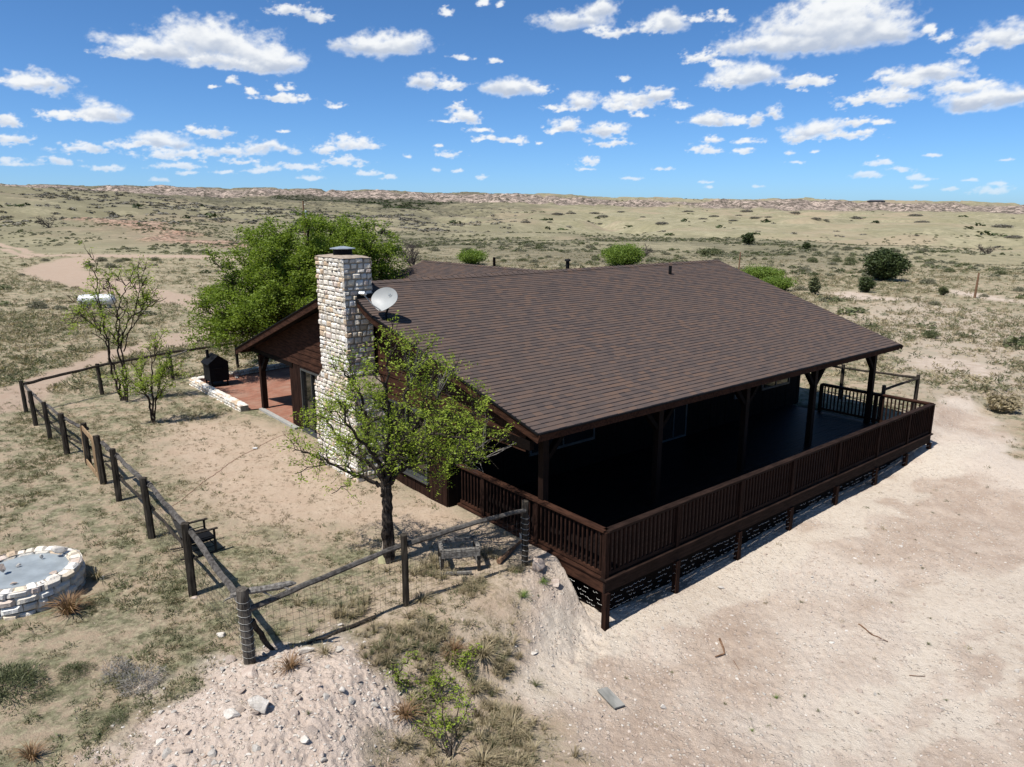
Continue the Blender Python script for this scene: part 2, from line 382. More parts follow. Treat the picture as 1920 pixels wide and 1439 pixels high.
M['cover'] = plain('blue_grey_cover', (.33, .37, .39), .5, 0, .4, .18, 3)
M['board'] = wood('grey_board', (.22, .22, .20), (.36, .35, .32), (1, .2, 1), .9, .1, 14)
M['hose'] = plain('red_cord', (.28, .11, .06), .7)
M['conc'] = plain('concrete', (.42, .41, .38), .9, 0, .2, .15, 9)
M['straw'] = None
def glass():
    s = NT('dark_glass'); s.b.inputs['Roughness'].default_value = .06
    return s.fin((.010, .009, .008), .06, .9)
M['glass'] = glass()
def stone():
    s = NT('limestone'); c = s.attr('Col', False); a = s.noise(30, 5, .7); b = s.noise(7, 4)
    c2 = s.mix(s.rng(a, .3, .75, 0, .5), c, s.mix(1.0, c, (.72, .66, .58), 'MULTIPLY'))
    c3 = s.mix(s.rng(b, .55, .8, 0, .55), c2, s.mix(1.0, c2, (.75, .58, .40), 'MULTIPLY'))
    s.bump(a, .7, .02); return s.fin(c3, .92, .15, 0, .85)
M['stone'] = stone()
def rockm(name, c1, c2):
    s = NT(name); a = s.noise(9, 6, .7); b = s.noise(40, 4, .7)
    c = s.mix(s.rng(a, .35, .7), c1, c2); s.bump(b, .8, .02); return s.fin(s.mix(s.rng(b, .5, .8, 0, .35), c, (.30, .22, .17)), .95, .1)
M['rock'] = rockm('pale_limestone', (.66, .60, .52), (.84, .79, .72))
M['rockp'] = rockm('pink_stone', (.50, .39, .32), (.72, .62, .53))
def brick():
    s = NT('red_brick_paving'); b = s.n('TexBrick'); s.l(s.coord(), b.inputs['Vector'])
    b.inputs['Scale'].default_value = 1.0
    b.inputs['Brick Width'].default_value = .20; b.inputs['Row Height'].default_value = .10; b.inputs['Mortar Size'].default_value = .008
    b.inputs['Color1'].default_value = (.30, .115, .072, 1); b.inputs['Color2'].default_value = (.42, .19, .125, 1); b.inputs['Mortar'].default_value = (.24, .17, .13, 1)
    a = s.noise(1.7, 5); c = s.mix(s.rng(a, .4, .75, 0, .55), b.outputs[0], (.40, .27, .20))
    return s.fin(c, .9, .15)
M['brick'] = brick()
def shingle(y0, pitch=.125):
    s = NT('brown_asphalt_shingles'); sx = s.n('SeparateXYZ'); s.l(s.coord(), sx.inputs[0]); X, Y = sx.outputs[0], sx.outputs[1]
    q = s.math('DIVIDE', s.math('SUBTRACT', Y, y0), pitch); row = s.math('FLOOR', q); fr = s.math('FRACT', q)
    wn = s.n('TexWhiteNoise', noise_dimensions='1D'); s.l(row, wn.inputs['W'])
    xo = s.math('ADD', s.math('DIVIDE', X, .21), s.math('MULTIPLY', wn.outputs['Value'], 7.3))
    ti = s.math('FLOOR', xo); tf = s.math('FRACT', xo)
    cb = s.n('CombineXYZ'); s.l(ti, cb.inputs[0]); s.l(row, cb.inputs[1])
    w2 = s.n('TexWhiteNoise', noise_dimensions='2D'); s.l(cb.outputs[0], w2.inputs['Vector'])
    cr = s.n('ValToRGB'); s.l(w2.outputs['Value'], cr.inputs[0]); e = cr.color_ramp.elements
    e[0].position = 0; e[0].color = (.100, .078, .070, 1); e[1].position = 1; e[1].color = (.165, .108, .080, 1)
    for p, c in ((.2, (.112, .086, .076, 1)), (.45, (.130, .095, .080, 1)), (.8, (.148, .103, .082, 1))):
        k = e.new(p); k.color = c
    cr.color_ramp.interpolation = 'LINEAR'
    a = s.noise(70, 3, .7); big = s.noise(.35, 3)
    c = s.mix(s.rng(a, .3, .7, 0, .35), cr.outputs[0], s.mix(1.0, cr.outputs[0], (.62, .62, .64), 'MULTIPLY'))
    c = s.mix(s.rng(big, .35, .7, 0, .35), c, (.108, .082, .070))
    sep = s.n('SeparateColor'); s.l(w2.outputs['Color'], sep.inputs[0])
    line = s.math('MULTIPLY', s.math('LESS_THAN', fr, .13), s.rng(sep.outputs[1], .15, .75, .15, .9))
    gap = s.math('MULTIPLY', s.math('LESS_THAN', tf, .02), .3)
    line = s.math('MAXIMUM', line, gap)
    s.bump(a, .35, .004)
    return s.fin(s.mix(line, c, (.030, .026, .030)), .92, .15)
M['shingle'] = shingle(1.465)
def leafm(name, c1, c2, trans=.35, rough=.6):
    s = NT(name); v = s.attr('Col'); col = s.mix(v, c1, c2); s.fin(col, rough, .25, 0, 1)
    tr = s.n('BsdfTranslucent'); s.l(s.mix(.5, col, s.mix(1.0, col, (1.5, 1.6, .6), 'MULTIPLY')), tr.inputs[0])
    mx = s.n('MixShader'); mx.inputs[0].default_value = trans
    s.l(s.b.outputs[0], mx.inputs[1]); s.l(tr.outputs[0], mx.inputs[2]); s.l(mx.outputs[0], s.out.inputs[0]); return s.m
M['leaf'] = leafm('spring_leaves', (.080, .125, .014), (.21, .28, .032), .4)
M['leafy'] = leafm('young_leaves', (.16, .23, .022), (.31, .38, .05), .4)
M['leafb'] = leafm('bright_shrub_leaves', (.09, .14, .022), (.18, .25, .045), .4)
M['jun'] = leafm('juniper_needles', (.020, .030, .010), (.055, .075, .020), .1)
M['sage'] = leafm('sage_leaves', (.095, .095, .060), (.22, .21, .14), .15)
M['sageg'] = leafm('green_scrub', (.060, .072, .030), (.14, .15, .07), .2)
M['mesq'] = leafm('grey_twiggy_scrub', (.080, .074, .058), (.19, .175, .145), .1)
M['grassg'] = leafm('green_grass', (.060, .068, .032), (.165, .170, .085), .25)
M['grassd'] = leafm('dry_grass', (.16, .125, .075), (.38, .32, .205), .25)
M['grassb'] = leafm('russet_grass', (.13, .075, .04), (.27, .17, .09), .2)

def terrain_mat():
    s = NT('prairie_ground')
    A = {k: s.attr(k) for k in ('rub', 'slope', 'yard', 'path', 'pale', 'scarp', 'scrub', 'far', 'red', 'wood', 'mound', 'track')}
    n05 = s.noise(.05, 5, .6); n3 = s.noise(.3, 5, .65); n2 = s.noise(1.7, 6, .7); n9 = s.noise(8, 6, .75); n40 = s.noise(45, 4, .75)
    soil = s.mix(s.rng(n2, .3, .7), (.40, .305, .215), (.50, .40, .295))
    soil = s.mix(s.rng(n40, .45, .7, 0, .5), soil, (.27, .205, .145))
    litter = s.mix(s.rng(n9, .38, .62), (.150, .132, .082), (.43, .365, .25))
    green = s.mix(s.rng(n9, .40, .62), (.080, .090, .045), (.215, .225, .125))
    litter = s.mix(s.rng(n2, .44, .60, 0, .75), litter, green)
    cov = s.rng(s.math('ADD', s.math('MULTIPLY', n2, .7), s.math('ADD', s.math('MULTIPLY', n9, .55), s.math('MULTIPLY', n3, .35))), .66, .84)
    base = s.mix(s.math('MULTIPLY', cov, .92), soil, litter)
    yard = s.mix(s.rng(n2, .3, .75), (.47, .355, .26), (.56, .44, .335)); yard = s.mix(s.rng(n9, .54, .66, 0, .7), yard, (.28, .215, .145))
    yard = s.mix(s.rng(n40, .5, .75, 0, .35), yard, (.30, .23, .165))
    base = s.mix(s.math('MULTIPLY', A['yard'], .9), base, yard)
    pth = s.mix(s.rng(n2, .3, .7), (.37, .27, .205), (.45, .345, .265)); pth = s.mix(s.rng(n9, .5, .8, 0, .5), pth, (.27, .205, .15))
    # far prairie: straw and grey green patches
    fg = s.mix(s.rng(n05, .38, .62), (.225, .212, .122), (.325, .298, .192))
    fg = s.mix(s.rng(n3, .42, .62, 0, .7), fg, (.165, .160, .095))
    fg = s.mix(s.rng(n2, .48, .66, 0, .6), fg, (.36, .31, .205))
    fg = s.mix(s.rng(s.noise(.012, 4, .6), .5, .62, 0, .6), fg, (.345, .265, .185))
    base = s.mix(s.math('MULTIPLY', A['far'], .8), base, fg)
    # scrub on the slopes
    lf = s.noise(.022, 6, .68); th = s.math('ADD', s.noise(.16, 6, .75), s.math('MULTIPLY', s.math('SUBTRACT', lf, .5), 1.3))
    base = s.mix(s.math('MULTIPLY', A['scrub'], .55), base, s.mix(s.rng(n2, .35, .65), (.135, .122, .075), (.225, .198, .13)))
    sp = s.rng(th, .37, .53)
    scc = s.mix(s.rng(n3, .38, .62), (.062, .060, .036), (.160, .146, .100))
    base = s.mix(s.math('MULTIPLY', A['scrub'], s.math('MULTIPLY', sp, .95)), base, scc)
    base = s.mix(s.math('MULTIPLY', A['path'], .85), base, pth)
    red = s.mix(s.rng(n3, .35, .65), (.30, .185, .13), (.43, .305, .225)); red = s.mix(s.rng(s.noise(.8, 5, .7), .47, .56, 0, .9), red, (.09, .078, .05))
    base = s.mix(A['red'], base, red)
    # escarpment
    scv = s.noise(.055, 6, .75)
    scol = s.mix(s.rng(scv, .42, .58), (.19, .15, .125), (.43, .345, .285))
    scol = s.mix(s.rng(s.noise(.085, 6, .8), .485, .55, 0, .9), scol, (.065, .06, .045))
    base = s.mix(A['scarp'], base, scol)
    wd = s.mix(s.rng(s.noise(.07, 5, .75), .42, .58), (.030, .033, .018), (.125, .115, .085))
    base = s.mix(s.math('MULTIPLY', A['wood'], .95), base, wd)
    pale = s.mix(s.rng(n2, .3, .7), (.43, .345, .27), (.56, .47, .385))
    pale = s.mix(s.rng(n9, .5, .7, 0, .55), pale, (.27, .225, .155))
    base = s.mix(A['pale'], base, pale)
    # disturbed dirt with broken stone
    vo = s.n('TexVoronoi'); vo.inputs['Scale'].default_value = 14; vo.inputs['Randomness'].default_value = 1
    wv = s.n('Mapping'); s.l(s.coord(), wv.inputs[0]); s.l(wv.outputs[0], vo.inputs['Vector'])
    vs = s.n('SeparateColor'); s.l(vo.outputs['Color'], vs.inputs[0])
    rub = s.mix(s.rng(n2, .3, .72), (.41, .315, .245), (.55, .45, .365))
    rub = s.mix(s.rng(s.noise(.22, 4, .6), .44, .60, 0, .75), rub, (.65, .565, .475)); rub = s.mix(s.rng(n9, .5, .72, 0, .55), rub, (.42, .32, .24))
    rub = s.mix(s.rng(n40, .5, .72, 0, .45), rub, (.33, .25, .185))
    rub = s.mix(s.math('MULTIPLY', A['track'], .7), rub, s.mix(s.rng(n9, .4, .7), (.66, .58, .48), (.56, .475, .38)))
    rub = s.mix(s.math('MULTIPLY', A['mound'], .65), rub, s.mix(s.rng(n9, .38, .66), (.60, .49, .41), (.72, .61, .52)))
    amt = s.math('MULTIPLY', s.math('MAXIMUM', s.rng(s.noise(.9, 4, .7), .42, .60, .35, 1), A['mound']), .85)
    chip = s.math('MULTIPLY', s.math('GREATER_THAN', vs.outputs[0], .55), s.rng(vo.outputs['Distance'], .28, .42, 1, 0))
    chip = s.math('MULTIPLY', chip, amt)
    rub = s.mix(chip, rub, s.mix(vs.outputs[1], (.46, .37, .29), (.76, .69, .59)))
    base = s.mix(A['rub'], base, rub)
    sl = s.mix(s.rng(n2, .35, .65), (.47, .36, .265), (.56, .45, .345)); sl = s.mix(s.rng(n9, .46, .62, 0, .8), sl, (.24, .19, .12))
    base = s.mix(s.math('MULTIPLY', A['slope'], .8), base, sl)
    h = s.math('ADD', s.math('MULTIPLY', n9, .8), s.math('MULTIPLY', n40, .45))
    h = s.math('ADD', h, s.math('MULTIPLY', s.math('MULTIPLY', chip, A['rub']), .5)); s.bump(h, 1.0, .06)
    return s.fin(base, .97, .08, 0, .84)
M['terrain'] = terrain_mat()

# ------------------------------------------------------------------ ground
def build_ground():
    th = np.concatenate([np.linspace(-180, -58, 50)[:-1], np.linspace(-58, -41, 60)[:-1], np.linspace(-41, 41, 1050), np.linspace(41, 58, 60)[1:], np.linspace(58, 180, 50)[1:-1]])
    th = np.radians(th); rr = [0.5, 1.5, 3.0, 4.5]; r = 5.6
    while r < 6000:
        rr.append(r); r += min(r * r / (EYE * 718) * 1.25, r * .0125)
    rr = np.array(rr + [8000, 14000, 25000, 45000.]); nt_, nr = len(th), len(rr)
    TH, RR = np.meshgrid(th, rr); x = (RR * np.sin(TH)).ravel(); y = (RR * np.cos(TH)).ravel()
    z = np.empty(x.shape); at = {k: np.zeros(x.shape) for k in ('rub', 'slope', 'yard', 'path', 'pale', 'scarp', 'scrub', 'far', 'red', 'wood', 'mound', 'track')}
    z[:] = height(x, y); m = masks_near(x, y)
    for k in ('rub', 'slope', 'yard', 'path', 'pale', 'mound', 'track'): at[k] = m[k]
    r = np.hypot(x, y); t = np.tan(np.clip(np.arctan2(x, y), -R(42), R(44))); ye = r * np.cos(np.arctan(t))
    at['far'] = sstep(60, 220, r); at['red'] = erode_mask(x, y)
    s = (ye - colinterp(t, SCY[:, 0])) / (colinterp(t, SCY[:, 1]) - colinterp(t, SCY[:, 0]))
    at['scarp'] = sstep(-.05, .25, s + (fbm(x / 90, y / 90, 3, 71) - .5) * .8) * (1 - sstep(1.05, 1.35, s))
    left = sstep(.12, -.12, t + (fbm(x / 300, y / 300, 2, 81) - .5) * .25)
    mid = sstep(80, 120, r) * sstep(330, 200, r) * sstep(-.45, -.1, t) * sstep(.6, .3, t)
    wb = fbm(x / 130, y / 130, 3, 85) - .5
    at['wood'] = woodband(x, y)
    at['scrub'] = np.clip(left * sstep(130, 260, r) * (.35 + .65 * sstep(400, 900, r)) + mid * .6 + .12 * sstep(1100, 1900, r) + draws(x, y) * sstep(250, 400, r) * .7, 0, 1) * (1 - at['path'])
    i = np.arange(nr - 1)[:, None] * nt_; j = np.arange(nt_); j2 = (j + 1) % nt_
    F = np.stack([i + j, i + j2, i + nt_ + j2, i + nt_ + j], -1).reshape(-1, 4)[:, ::-1]
    # close the centre
    V = np.stack([x, y, z], 1); c = len(V); V = np.concatenate([V, [[0, 0, float(z[:nt_].mean())]]])
    tri = np.stack([np.full(nt_, c), j2, j], 1)
    for k in at: at[k] = np.append(at[k], 0)
    o = mesh_np('ground', V, [F, tri], M['terrain'], smooth=True, scal=at)
    tag(o, kind='structure')
build_ground()
def hz(x, y): return height(np.atleast_1d(np.asarray(x, float)), np.atleast_1d(np.asarray(y, float)))
def hz1(x, y): return float(hz(x, y)[0])

# ------------------------------------------------------------------ clouds on a far sky backdrop
CL = [(300,98,100,24),(400,82,95,38),(480,106,90,28),(520,118,55,18),(245,102,52,11),(430,122,100,16),
(715,92,88,25),(760,85,45,20),(535,20,40,11),(590,31,28,13),(75,161,60,16),(28,153,24,5),(188,212,48,18),(135,219,45,8),
(12,231,22,9),(20,260,30,10),(30,306,40,9),(530,186,50,9),(528,162,20,9),(437,156,12,7),(470,172,14,6),(629,198,20,6),(400,163,13,4),
(798,152,40,16),(850,161,36,11),(955,168,60,19),(1010,169,32,8),(865,107,22,5),(928,115,17,6),(858,203,20,10),(878,222,32,12),(840,228,30,4),
(897,246,28,7),(920,262,36,6),(965,265,25,4),(832,24,16,8),(905,5,14,8),(936,9,8,5),(155,283,45,10),(305,268,58,18),(250,273,40,10),(390,250,36,11),(360,240,10,4),(330,292,70,10),
(495,280,62,14),(430,286,45,10),(450,304,40,5),(660,274,55,13),(615,282,28,9),(645,304,42,9),(105,303,32,6),(195,315,36,6),(332,311,48,6),(350,325,26,5),(290,337,22,5),
(490,321,32,8),(568,315,45,7),(690,327,30,6),(730,335,18,5),(585,335,26,5),(420,324,22,4),(843,291,32,7),(764,295,10,4),(817,319,10,4),(860,322,12,4),(905,336,15,7),(533,247,16,3),(825,275,10,3),
(1070,46,78,20),(1130,20,36,20),(1160,60,50,11),(1255,44,48,21),(1230,55,40,14),(1305,35,25,8),(1352,32,20,8),
(1530,58,130,40),(1570,25,90,32),(1500,88,125,20),(1650,72,50,20),(1420,92,60,16),(1590,60,90,36),(1320,108,36,10),(1352,122,22,7),
(1405,148,72,23),(1365,158,45,11),(1510,156,48,10),(1090,190,38,18),(1055,203,38,7),(1195,190,50,14),(1240,182,38,14),(1165,202,40,11),(1272,199,20,7),(1200,216,22,6),
(1172,150,14,6),(1062,238,32,14),(1035,248,20,6),(1135,243,42,13),(1140,268,40,9),(1100,303,27,8),(1335,228,55,13),(1390,230,35,8),(1420,222,16,14),(1452,212,18,13),(1530,245,60,18),(1590,254,50,8),(1500,260,28,8),
(1340,262,22,8),(1318,283,33,8),(1388,285,22,6),(1400,267,38,5),(1482,286,10,4),(1526,286,10,4),(1750,137,52,16),(1690,150,45,14),(1620,188,55,11),(1675,184,42,14),(1700,160,30,14),
(1800,166,58,14),(1840,190,68,20),(1900,188,45,20),(1868,72,50,23),(1828,92,32,11),(1910,76,40,14),(1740,60,14,10),(1770,70,18,8),(1605,228,28,9),(1650,230,22,5),
(1645,308,24,8),(1690,318,18,5),(1620,328,25,6),(1718,333,14,7),(1745,336,22,3),(1725,349,14,4),(1785,356,14,3),(1860,358,26,7),(1870,346,14,4),(1240,318,22,4),(1185,335,20,4),(1095,318,20,4),(1325,342,15,3),(1420,350,14,4),(1490,306,16,4),(1750,293,14,3),(1885,301,14,3),(1820,339,12,3),(970,265,20,7),(1325,351,12,3),(1010,270,10,4)]
def pix2ang(px, py):
    d = ray(px, py); return math.atan2(d[0], d[1]), math.atan2(d[2], math.hypot(d[0], d[1]))
def build_sky():
    az = np.linspace(-R(43), R(43), 1430); el = np.linspace(-R(.6), R(23), 440)
    A, E = np.meshgrid(az, el); A0, E0 = A.ravel(), E.ravel(); K = 1347.1
    ax, ey = A0 * K, E0 * K
    damp = 1.0
    wx = (fbm(ax / 60, ey / 34, 5, 500, .6) - .5); wy = (fbm(ax / 60, ey / 34, 5, 560, .6) - .5)
    fine = fbm(ax / 17, ey / 12, 5, 620, .62)
    fine2 = fbm(ax / 9, ey / 5, 4, 660, .62); wx2 = fbm(ax / 22, ey / 11, 4, 680, .6) - .5; wy2 = fbm(ax / 22, ey / 11, 4, 690, .6) - .5
    den = np.full(A0.shape, -9.); up = np.zeros(A0.shape); size = np.zeros(A0.shape)
    for (px, py, rx, ry) in CL:
        a, e = pix2ang(px, py); a *= K; e *= K
        k = (np.abs(ax - a) < rx * 2.2 + 10) & (np.abs(ey - e) < ry * 2.4 + 10)
        sm = float(np.clip((20 - ry) / 10, 0, 1)); sx = ax[k] + wx[k] * min(rx * .8, 45) + wx2[k] * sm * rx * .7; sy = ey[k] + wy[k] * min(ry * 1.2, 30) + wy2[k] * sm * ry * 1.7
        dx = (sx - a) / rx; dy = (sy - e) / ry
        dyy = np.where(dy < 0, dy * 1.35, dy * (.85))
        f = 1 - np.sqrt(dx * dx + dyy * dyy)
        f = f + (fine2[k] - .5) * 1.1 * sm + (fine[k] - .5) * np.where(dy < -.2, .5, .85) * np.clip(.55 + ry / 35, .6, 1.0)
        # smooth union
        o = den[k]; hgt = up[k]; dn = np.maximum(o, f)
        wgt = 1 / (1 + np.exp(-np.clip((f - o) * 5, -40, 40)))
        up[k] = hgt * (1 - wgt) + dy * wgt; den[k] = dn + .12 * np.exp(-np.abs(f - o) * 5) * (o > -1)
        size[k] = size[k] * (1 - wgt) + min(ry / 22, 1.4) * wgt
    al = sstep(-.02, .62, den) ** .9; thin = vn(ax / 9, ey / 7, 700)
    al = al * (1 - .30 * (1 - sstep(.2, .8, den)) * thin)
    elp = np.degrees(E0); al *= .45 + .55 * sstep(.6, 6.5, elp)
    # shade: lit tops, grey bases where the cloud is thick
    body = sstep(.12, .6, den) * sstep(.55, -.35, up) * np.clip(size * 1.1, .25, 1)
    lump = fbm(ax / 26, ey / 15, 4, 740) - .5
    lum = 1 - .46 * body + .45 * lump * sstep(.1, .6, den) * (1 - body * .4)
    lum = np.clip(lum, .52, 1.04)
    r = 30000.; V = np.stack([r * np.cos(E0) * np.sin(A0), r * np.cos(E0) * np.cos(A0), EYE + r * np.sin(E0)], 1)
    nr, nc = A.shape; i = np.arange(nr - 1)[:, None] * nc; j = np.arange(nc - 1)
    F = np.stack([i + j, i + j + 1, i + nc + j + 1, i + nc + j], -1).reshape(-1, 4)
    s = NT('cloud_layer'); t = s.t
    tr = s.n('BsdfTransparent'); em = s.n('Emission')
    warm = s.mix(s.rng(s.attr('lum'), .5, 1.0), (.36, .41, .50), (.66, .675, .69)); s.l(warm, em.inputs[0]); em.inputs[1].default_value = 1.0
    mx = s.n('MixShader'); s.l(s.attr('alpha'), mx.inputs[0]); s.l(tr.outputs[0], mx.inputs[1]); s.l(em.outputs[0], mx.inputs[2]); s.l(mx.outputs[0], s.out.inputs[0])
    try: s.m.cycles.emission_sampling = 'NONE'
    except Exception: pass
    o = mesh_np('sky', V, F, s.m, smooth=True, scal={'alpha': al, 'lum': lum}); tag(o, kind='structure')
build_sky()

# ================================================================== HOUSE (local x = along the ridge, y = across)
house = empty('house', (HO[0], HO[1], 0), HROT, 'dark brown timber ranch house with long shingled roof, stone chimney and railed deck', 'house')
RV, RZ, EV, EZ = 8.576, 4.936, 1.465, 2.573; K1 = (RZ - EZ) / (RV - EV); LV = 17.25; LZ = RZ - K1 * (LV - RV)
UE = 15.2
def rake(v): return float(np.interp(v, [1.465, 3.1, 5.9, 6.7, 7.2, 7.69], [-.38, -.55, -.86, -.96, -.93, -.85]))
def roofz(v): return RZ - K1 * abs(v - RV)
CH = (7.69, 9.22)         # chimney in v
def slab(m, poly, th):    # extruded downwards, follows roofz
    n = len(poly); V = [(u, v, roofz(v)) for u, v in poly] + [(u, v, roofz(v) - th) for u, v in poly]
    for i in range(n):
        j = (i + 1) % n; m.add(np.array([V[i], V[j], V[n + j], V[n + i]]), np.array([[0, 1, 2, 3]]))
    return V
def build_roof():
    m = MB(); pitch = .125
    def strip(vs0, vs1, left, flip):
        k = 0; v = vs0; sgn = 1 if vs1 > vs0 else -1
        while (vs1 - v) * sgn > .02:
            v2 = v + sgn * pitch
            if (vs1 - v2) * sgn < 0: v2 = vs1
            us = np.linspace(0, 1, 40); 
            def row(vv, dz):
                l = left(vv); uu = l + (UE - l) * us
                return np.stack([uu, np.full(40, vv), roofz(vv) + dz + .004 * (vn(uu * 1.3, np.full(40, vv * 9), 5) - .5)], 1)
            a = row(v, .016); b = row(v2, .004); c = row(v, .0)
            V = np.concatenate([a, b, c]); i = np.arange(39)
            F = np.concatenate([np.stack([i, i + 1, i + 41, i + 40], 1), np.stack([i + 80, i + 81, i + 1, i], 1)])
            m.add(V, F if not flip else F[:, ::-1]); v = v2
    strip(EV, CH[0], rake, False)
    strip(CH[0], RV, lambda v: -.41, False)
    strip(LV, CH[1], lambda v: -.78, True)
    strip(CH[1], RV, lambda v: -.41, True)
    # ridge caps
    for i in range(int((UE + .41) / .2)):
        u0 = -.41 + i * .2; u1 = min(u0 + .215, UE)
        V = [(u0, RV - .16, roofz(RV - .16) + .030), (u0, RV, RZ + .042), (u0, RV + .16, roofz(RV + .16) + .030),
             (u1, RV - .16, roofz(RV - .16) + .020), (u1, RV, RZ + .026), (u1, RV + .16, roofz(RV + .16) + .020)]
        m.add(V, np.array([[0, 3, 4, 1], [1, 4, 5, 2]]))
    roof = m.build('roof', M['shingle'], house)
    # timber underside and fascia
    m = MB()
    Lf = [(UE, EV), (UE, RV), (-.41, RV), (-.41, CH[0]), (-.85, CH[0])] + [(rake(v), v) for v in (7.2, 6.7, 5.9, 3.1, EV)]
    Lb = [(UE, RV), (UE, LV), (-.78, LV), (-.78, CH[1]), (-.41, CH[1]), (-.41, RV)]
    for poly in (Lf, Lb):
        for dz in (.004, .10):
            V = np.array([(u, v, roofz(v) - dz) for u, v in poly]); idx = np.arange(len(V))[None, :]
            m.add(V, idx if dz < .05 else idx[:, ::-1])
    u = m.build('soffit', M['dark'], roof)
    m = MB()
    def fas(p, q, h=.20, t=.035):
        beam(m, (p[0], p[1], roofz(p[1]) - h / 2 - .002), (q[0], q[1], roofz(q[1]) - h / 2 - .002), t, h)
    pts = [(rake(v), v) for v in (EV, 3.1, 5.9, 6.7, 7.2, 7.68)]
    for a, b in zip(pts[:-1], pts[1:]): fas((a[0] + .02, a[1]), (b[0] + .02, b[1]))
    fas((-.76, CH[1] + .03), (-.76, LV)); fas((-.36, EV + .02), (UE, EV + .02), .17); fas((-.78, LV - .02), (UE, LV - .02), .17); fas((UE - .02, EV), (UE - .02, RV)); fas((UE - .02, RV), (UE - .02, LV))
    m.build('fascia', M['stainv'], roof)
    m = MB()      # black drip edge
    for a, b in zip(pts[:-1], pts[1:]): beam(m, (a[0] - .005, a[1], roofz(a[1]) - .008), (b[0] - .005, b[1], roofz(b[1]) - .008), .05, .03)
    beam(m, (-.785, CH[1] + .03, roofz(CH[1]) - .008), (-.785, LV, LZ - .008), .05, .03)
    beam(m, (-.38, EV - .006, EZ - .008), (UE, EV - .006, EZ - .008), .05, .03)
    m.build('drip_edge', M['black'], roof)
    m = MB()      # rafters under the eaves
    for i in range(26):
        uu = .3 + i * .61
        beam(m, (uu, EV + .06, roofz(EV + .06) - .17), (uu, 4.8, roofz(4.8) - .17), .045, .13)
    m.build('rafters', M['dark'], roof)
    # vents
    m = MB(); z0 = roofz(7.69); tube(m, [(11.15, 7.69, z0 - .05), (11.15, 7.69, z0 + .30)], .055, 10); m.build('vent_pipe', M['black'], roof)
    m = MB(); z0 = roofz(8.75); tube(m, [(7.25, 8.75, z0 - .05), (7.25, 8.75, z0 + .32)], .06, 10); tube(m, [(7.25, 8.75, z0 + .32), (7.25, 8.75, z0 + .38)], [.11, .09], 12); m.build('vent_pipe', M['black'], roof)
    m = MB()
    V = np.array([(-.80, CH[0] - .01, roofz(CH[0]) + .03), (-.38, CH[0] - .01, roofz(CH[0]) + .03), (-.38, CH[0] - .01, roofz(CH[0]) + .16), (-.80, CH[0] - .01, roofz(CH[0]) + .16)])
    beam(m, (-.86, CH[0] - .03, roofz(CH[0]) + .05), (-.38, CH[0] - .03, roofz(CH[0]) + .05), .05, .10)
    beam(m, (-.385, CH[0], roofz(CH[0]) + .06), (-.385, RV, RZ + .06), .05, .12)
    m.build('flashing', M['black'], roof)
build_roof()
def build_wing():
    # rear wing: ridge runs away from the main roof
    wr = bpy.data.objects.new('wing_roof', None)
    hw, zr, zk = 5.2, 4.62, .31
    m = MB(); L0, L1 = 9.3, 20.15
    for sgn in (-1, 1):
        y = hw
        while y > .02:
            y2 = max(y - .125, 0)
            a = [(L0, sgn * y, zr - zk * y + .012), (L1, sgn * y, zr - zk * y + .012), (L1, sgn * y2, zr - zk * y2), (L0, sgn * y2, zr - zk * y2)]
            m.add(np.array(a), np.array([[0, 1, 2, 3]]) if sgn > 0 else np.array([[3, 2, 1, 0]])); y = y2
    for q in np.arange(L0, L1, .2):
        m.add(np.array([(q, -.15, zr - .02), (q, 0, zr + .035), (q, .15, zr - .02), (q + .2, -.15, zr - .03), (q + .2, 0, zr + .02), (q + .2, .15, zr - .03)]), np.array([[0, 3, 4, 1], [1, 4, 5, 2]]))
    s2 = shingle(0.0)
    o = m.build('wing_roof', s2, house); o.rotation_euler = (0, 0, math.pi / 2); o.location = (9.0, 0, 0)
    m = MB()
    for sgn in (-1, 1):
        beam(m, (L1 - .02, 0, zr - .1), (L1 - .02, sgn * hw, zr - zk * hw - .1), .035, .18)
        V = [(L0, 0, zr - .03), (L1, 0, zr - .03), (L1, sgn * hw, zr - zk * hw - .03), (L0, sgn * hw, zr - zk * hw - .03)]; m.add(V, np.array([[0, 1, 2, 3]]))
    m.build('wing_fascia', M['dark'], o)
    m = MB(); tube(m, [(15.2, -.25, zr - .1), (15.2, -.25, zr + .36)], .055, 10); m.build('vent_pipe', M['dark'], o)
    m = MB(); box(m, (4.6, 13.4, 0), (13.4, 19.6, 3.0)); V = [(4.6, 19.6, 3.0), (13.4, 19.6, 3.0), (9.0, 19.6, 4.4)]; m.add(V, np.array([[0, 1, 2]])); m.build('wing_wall', M['dark'], house)
build_wing()
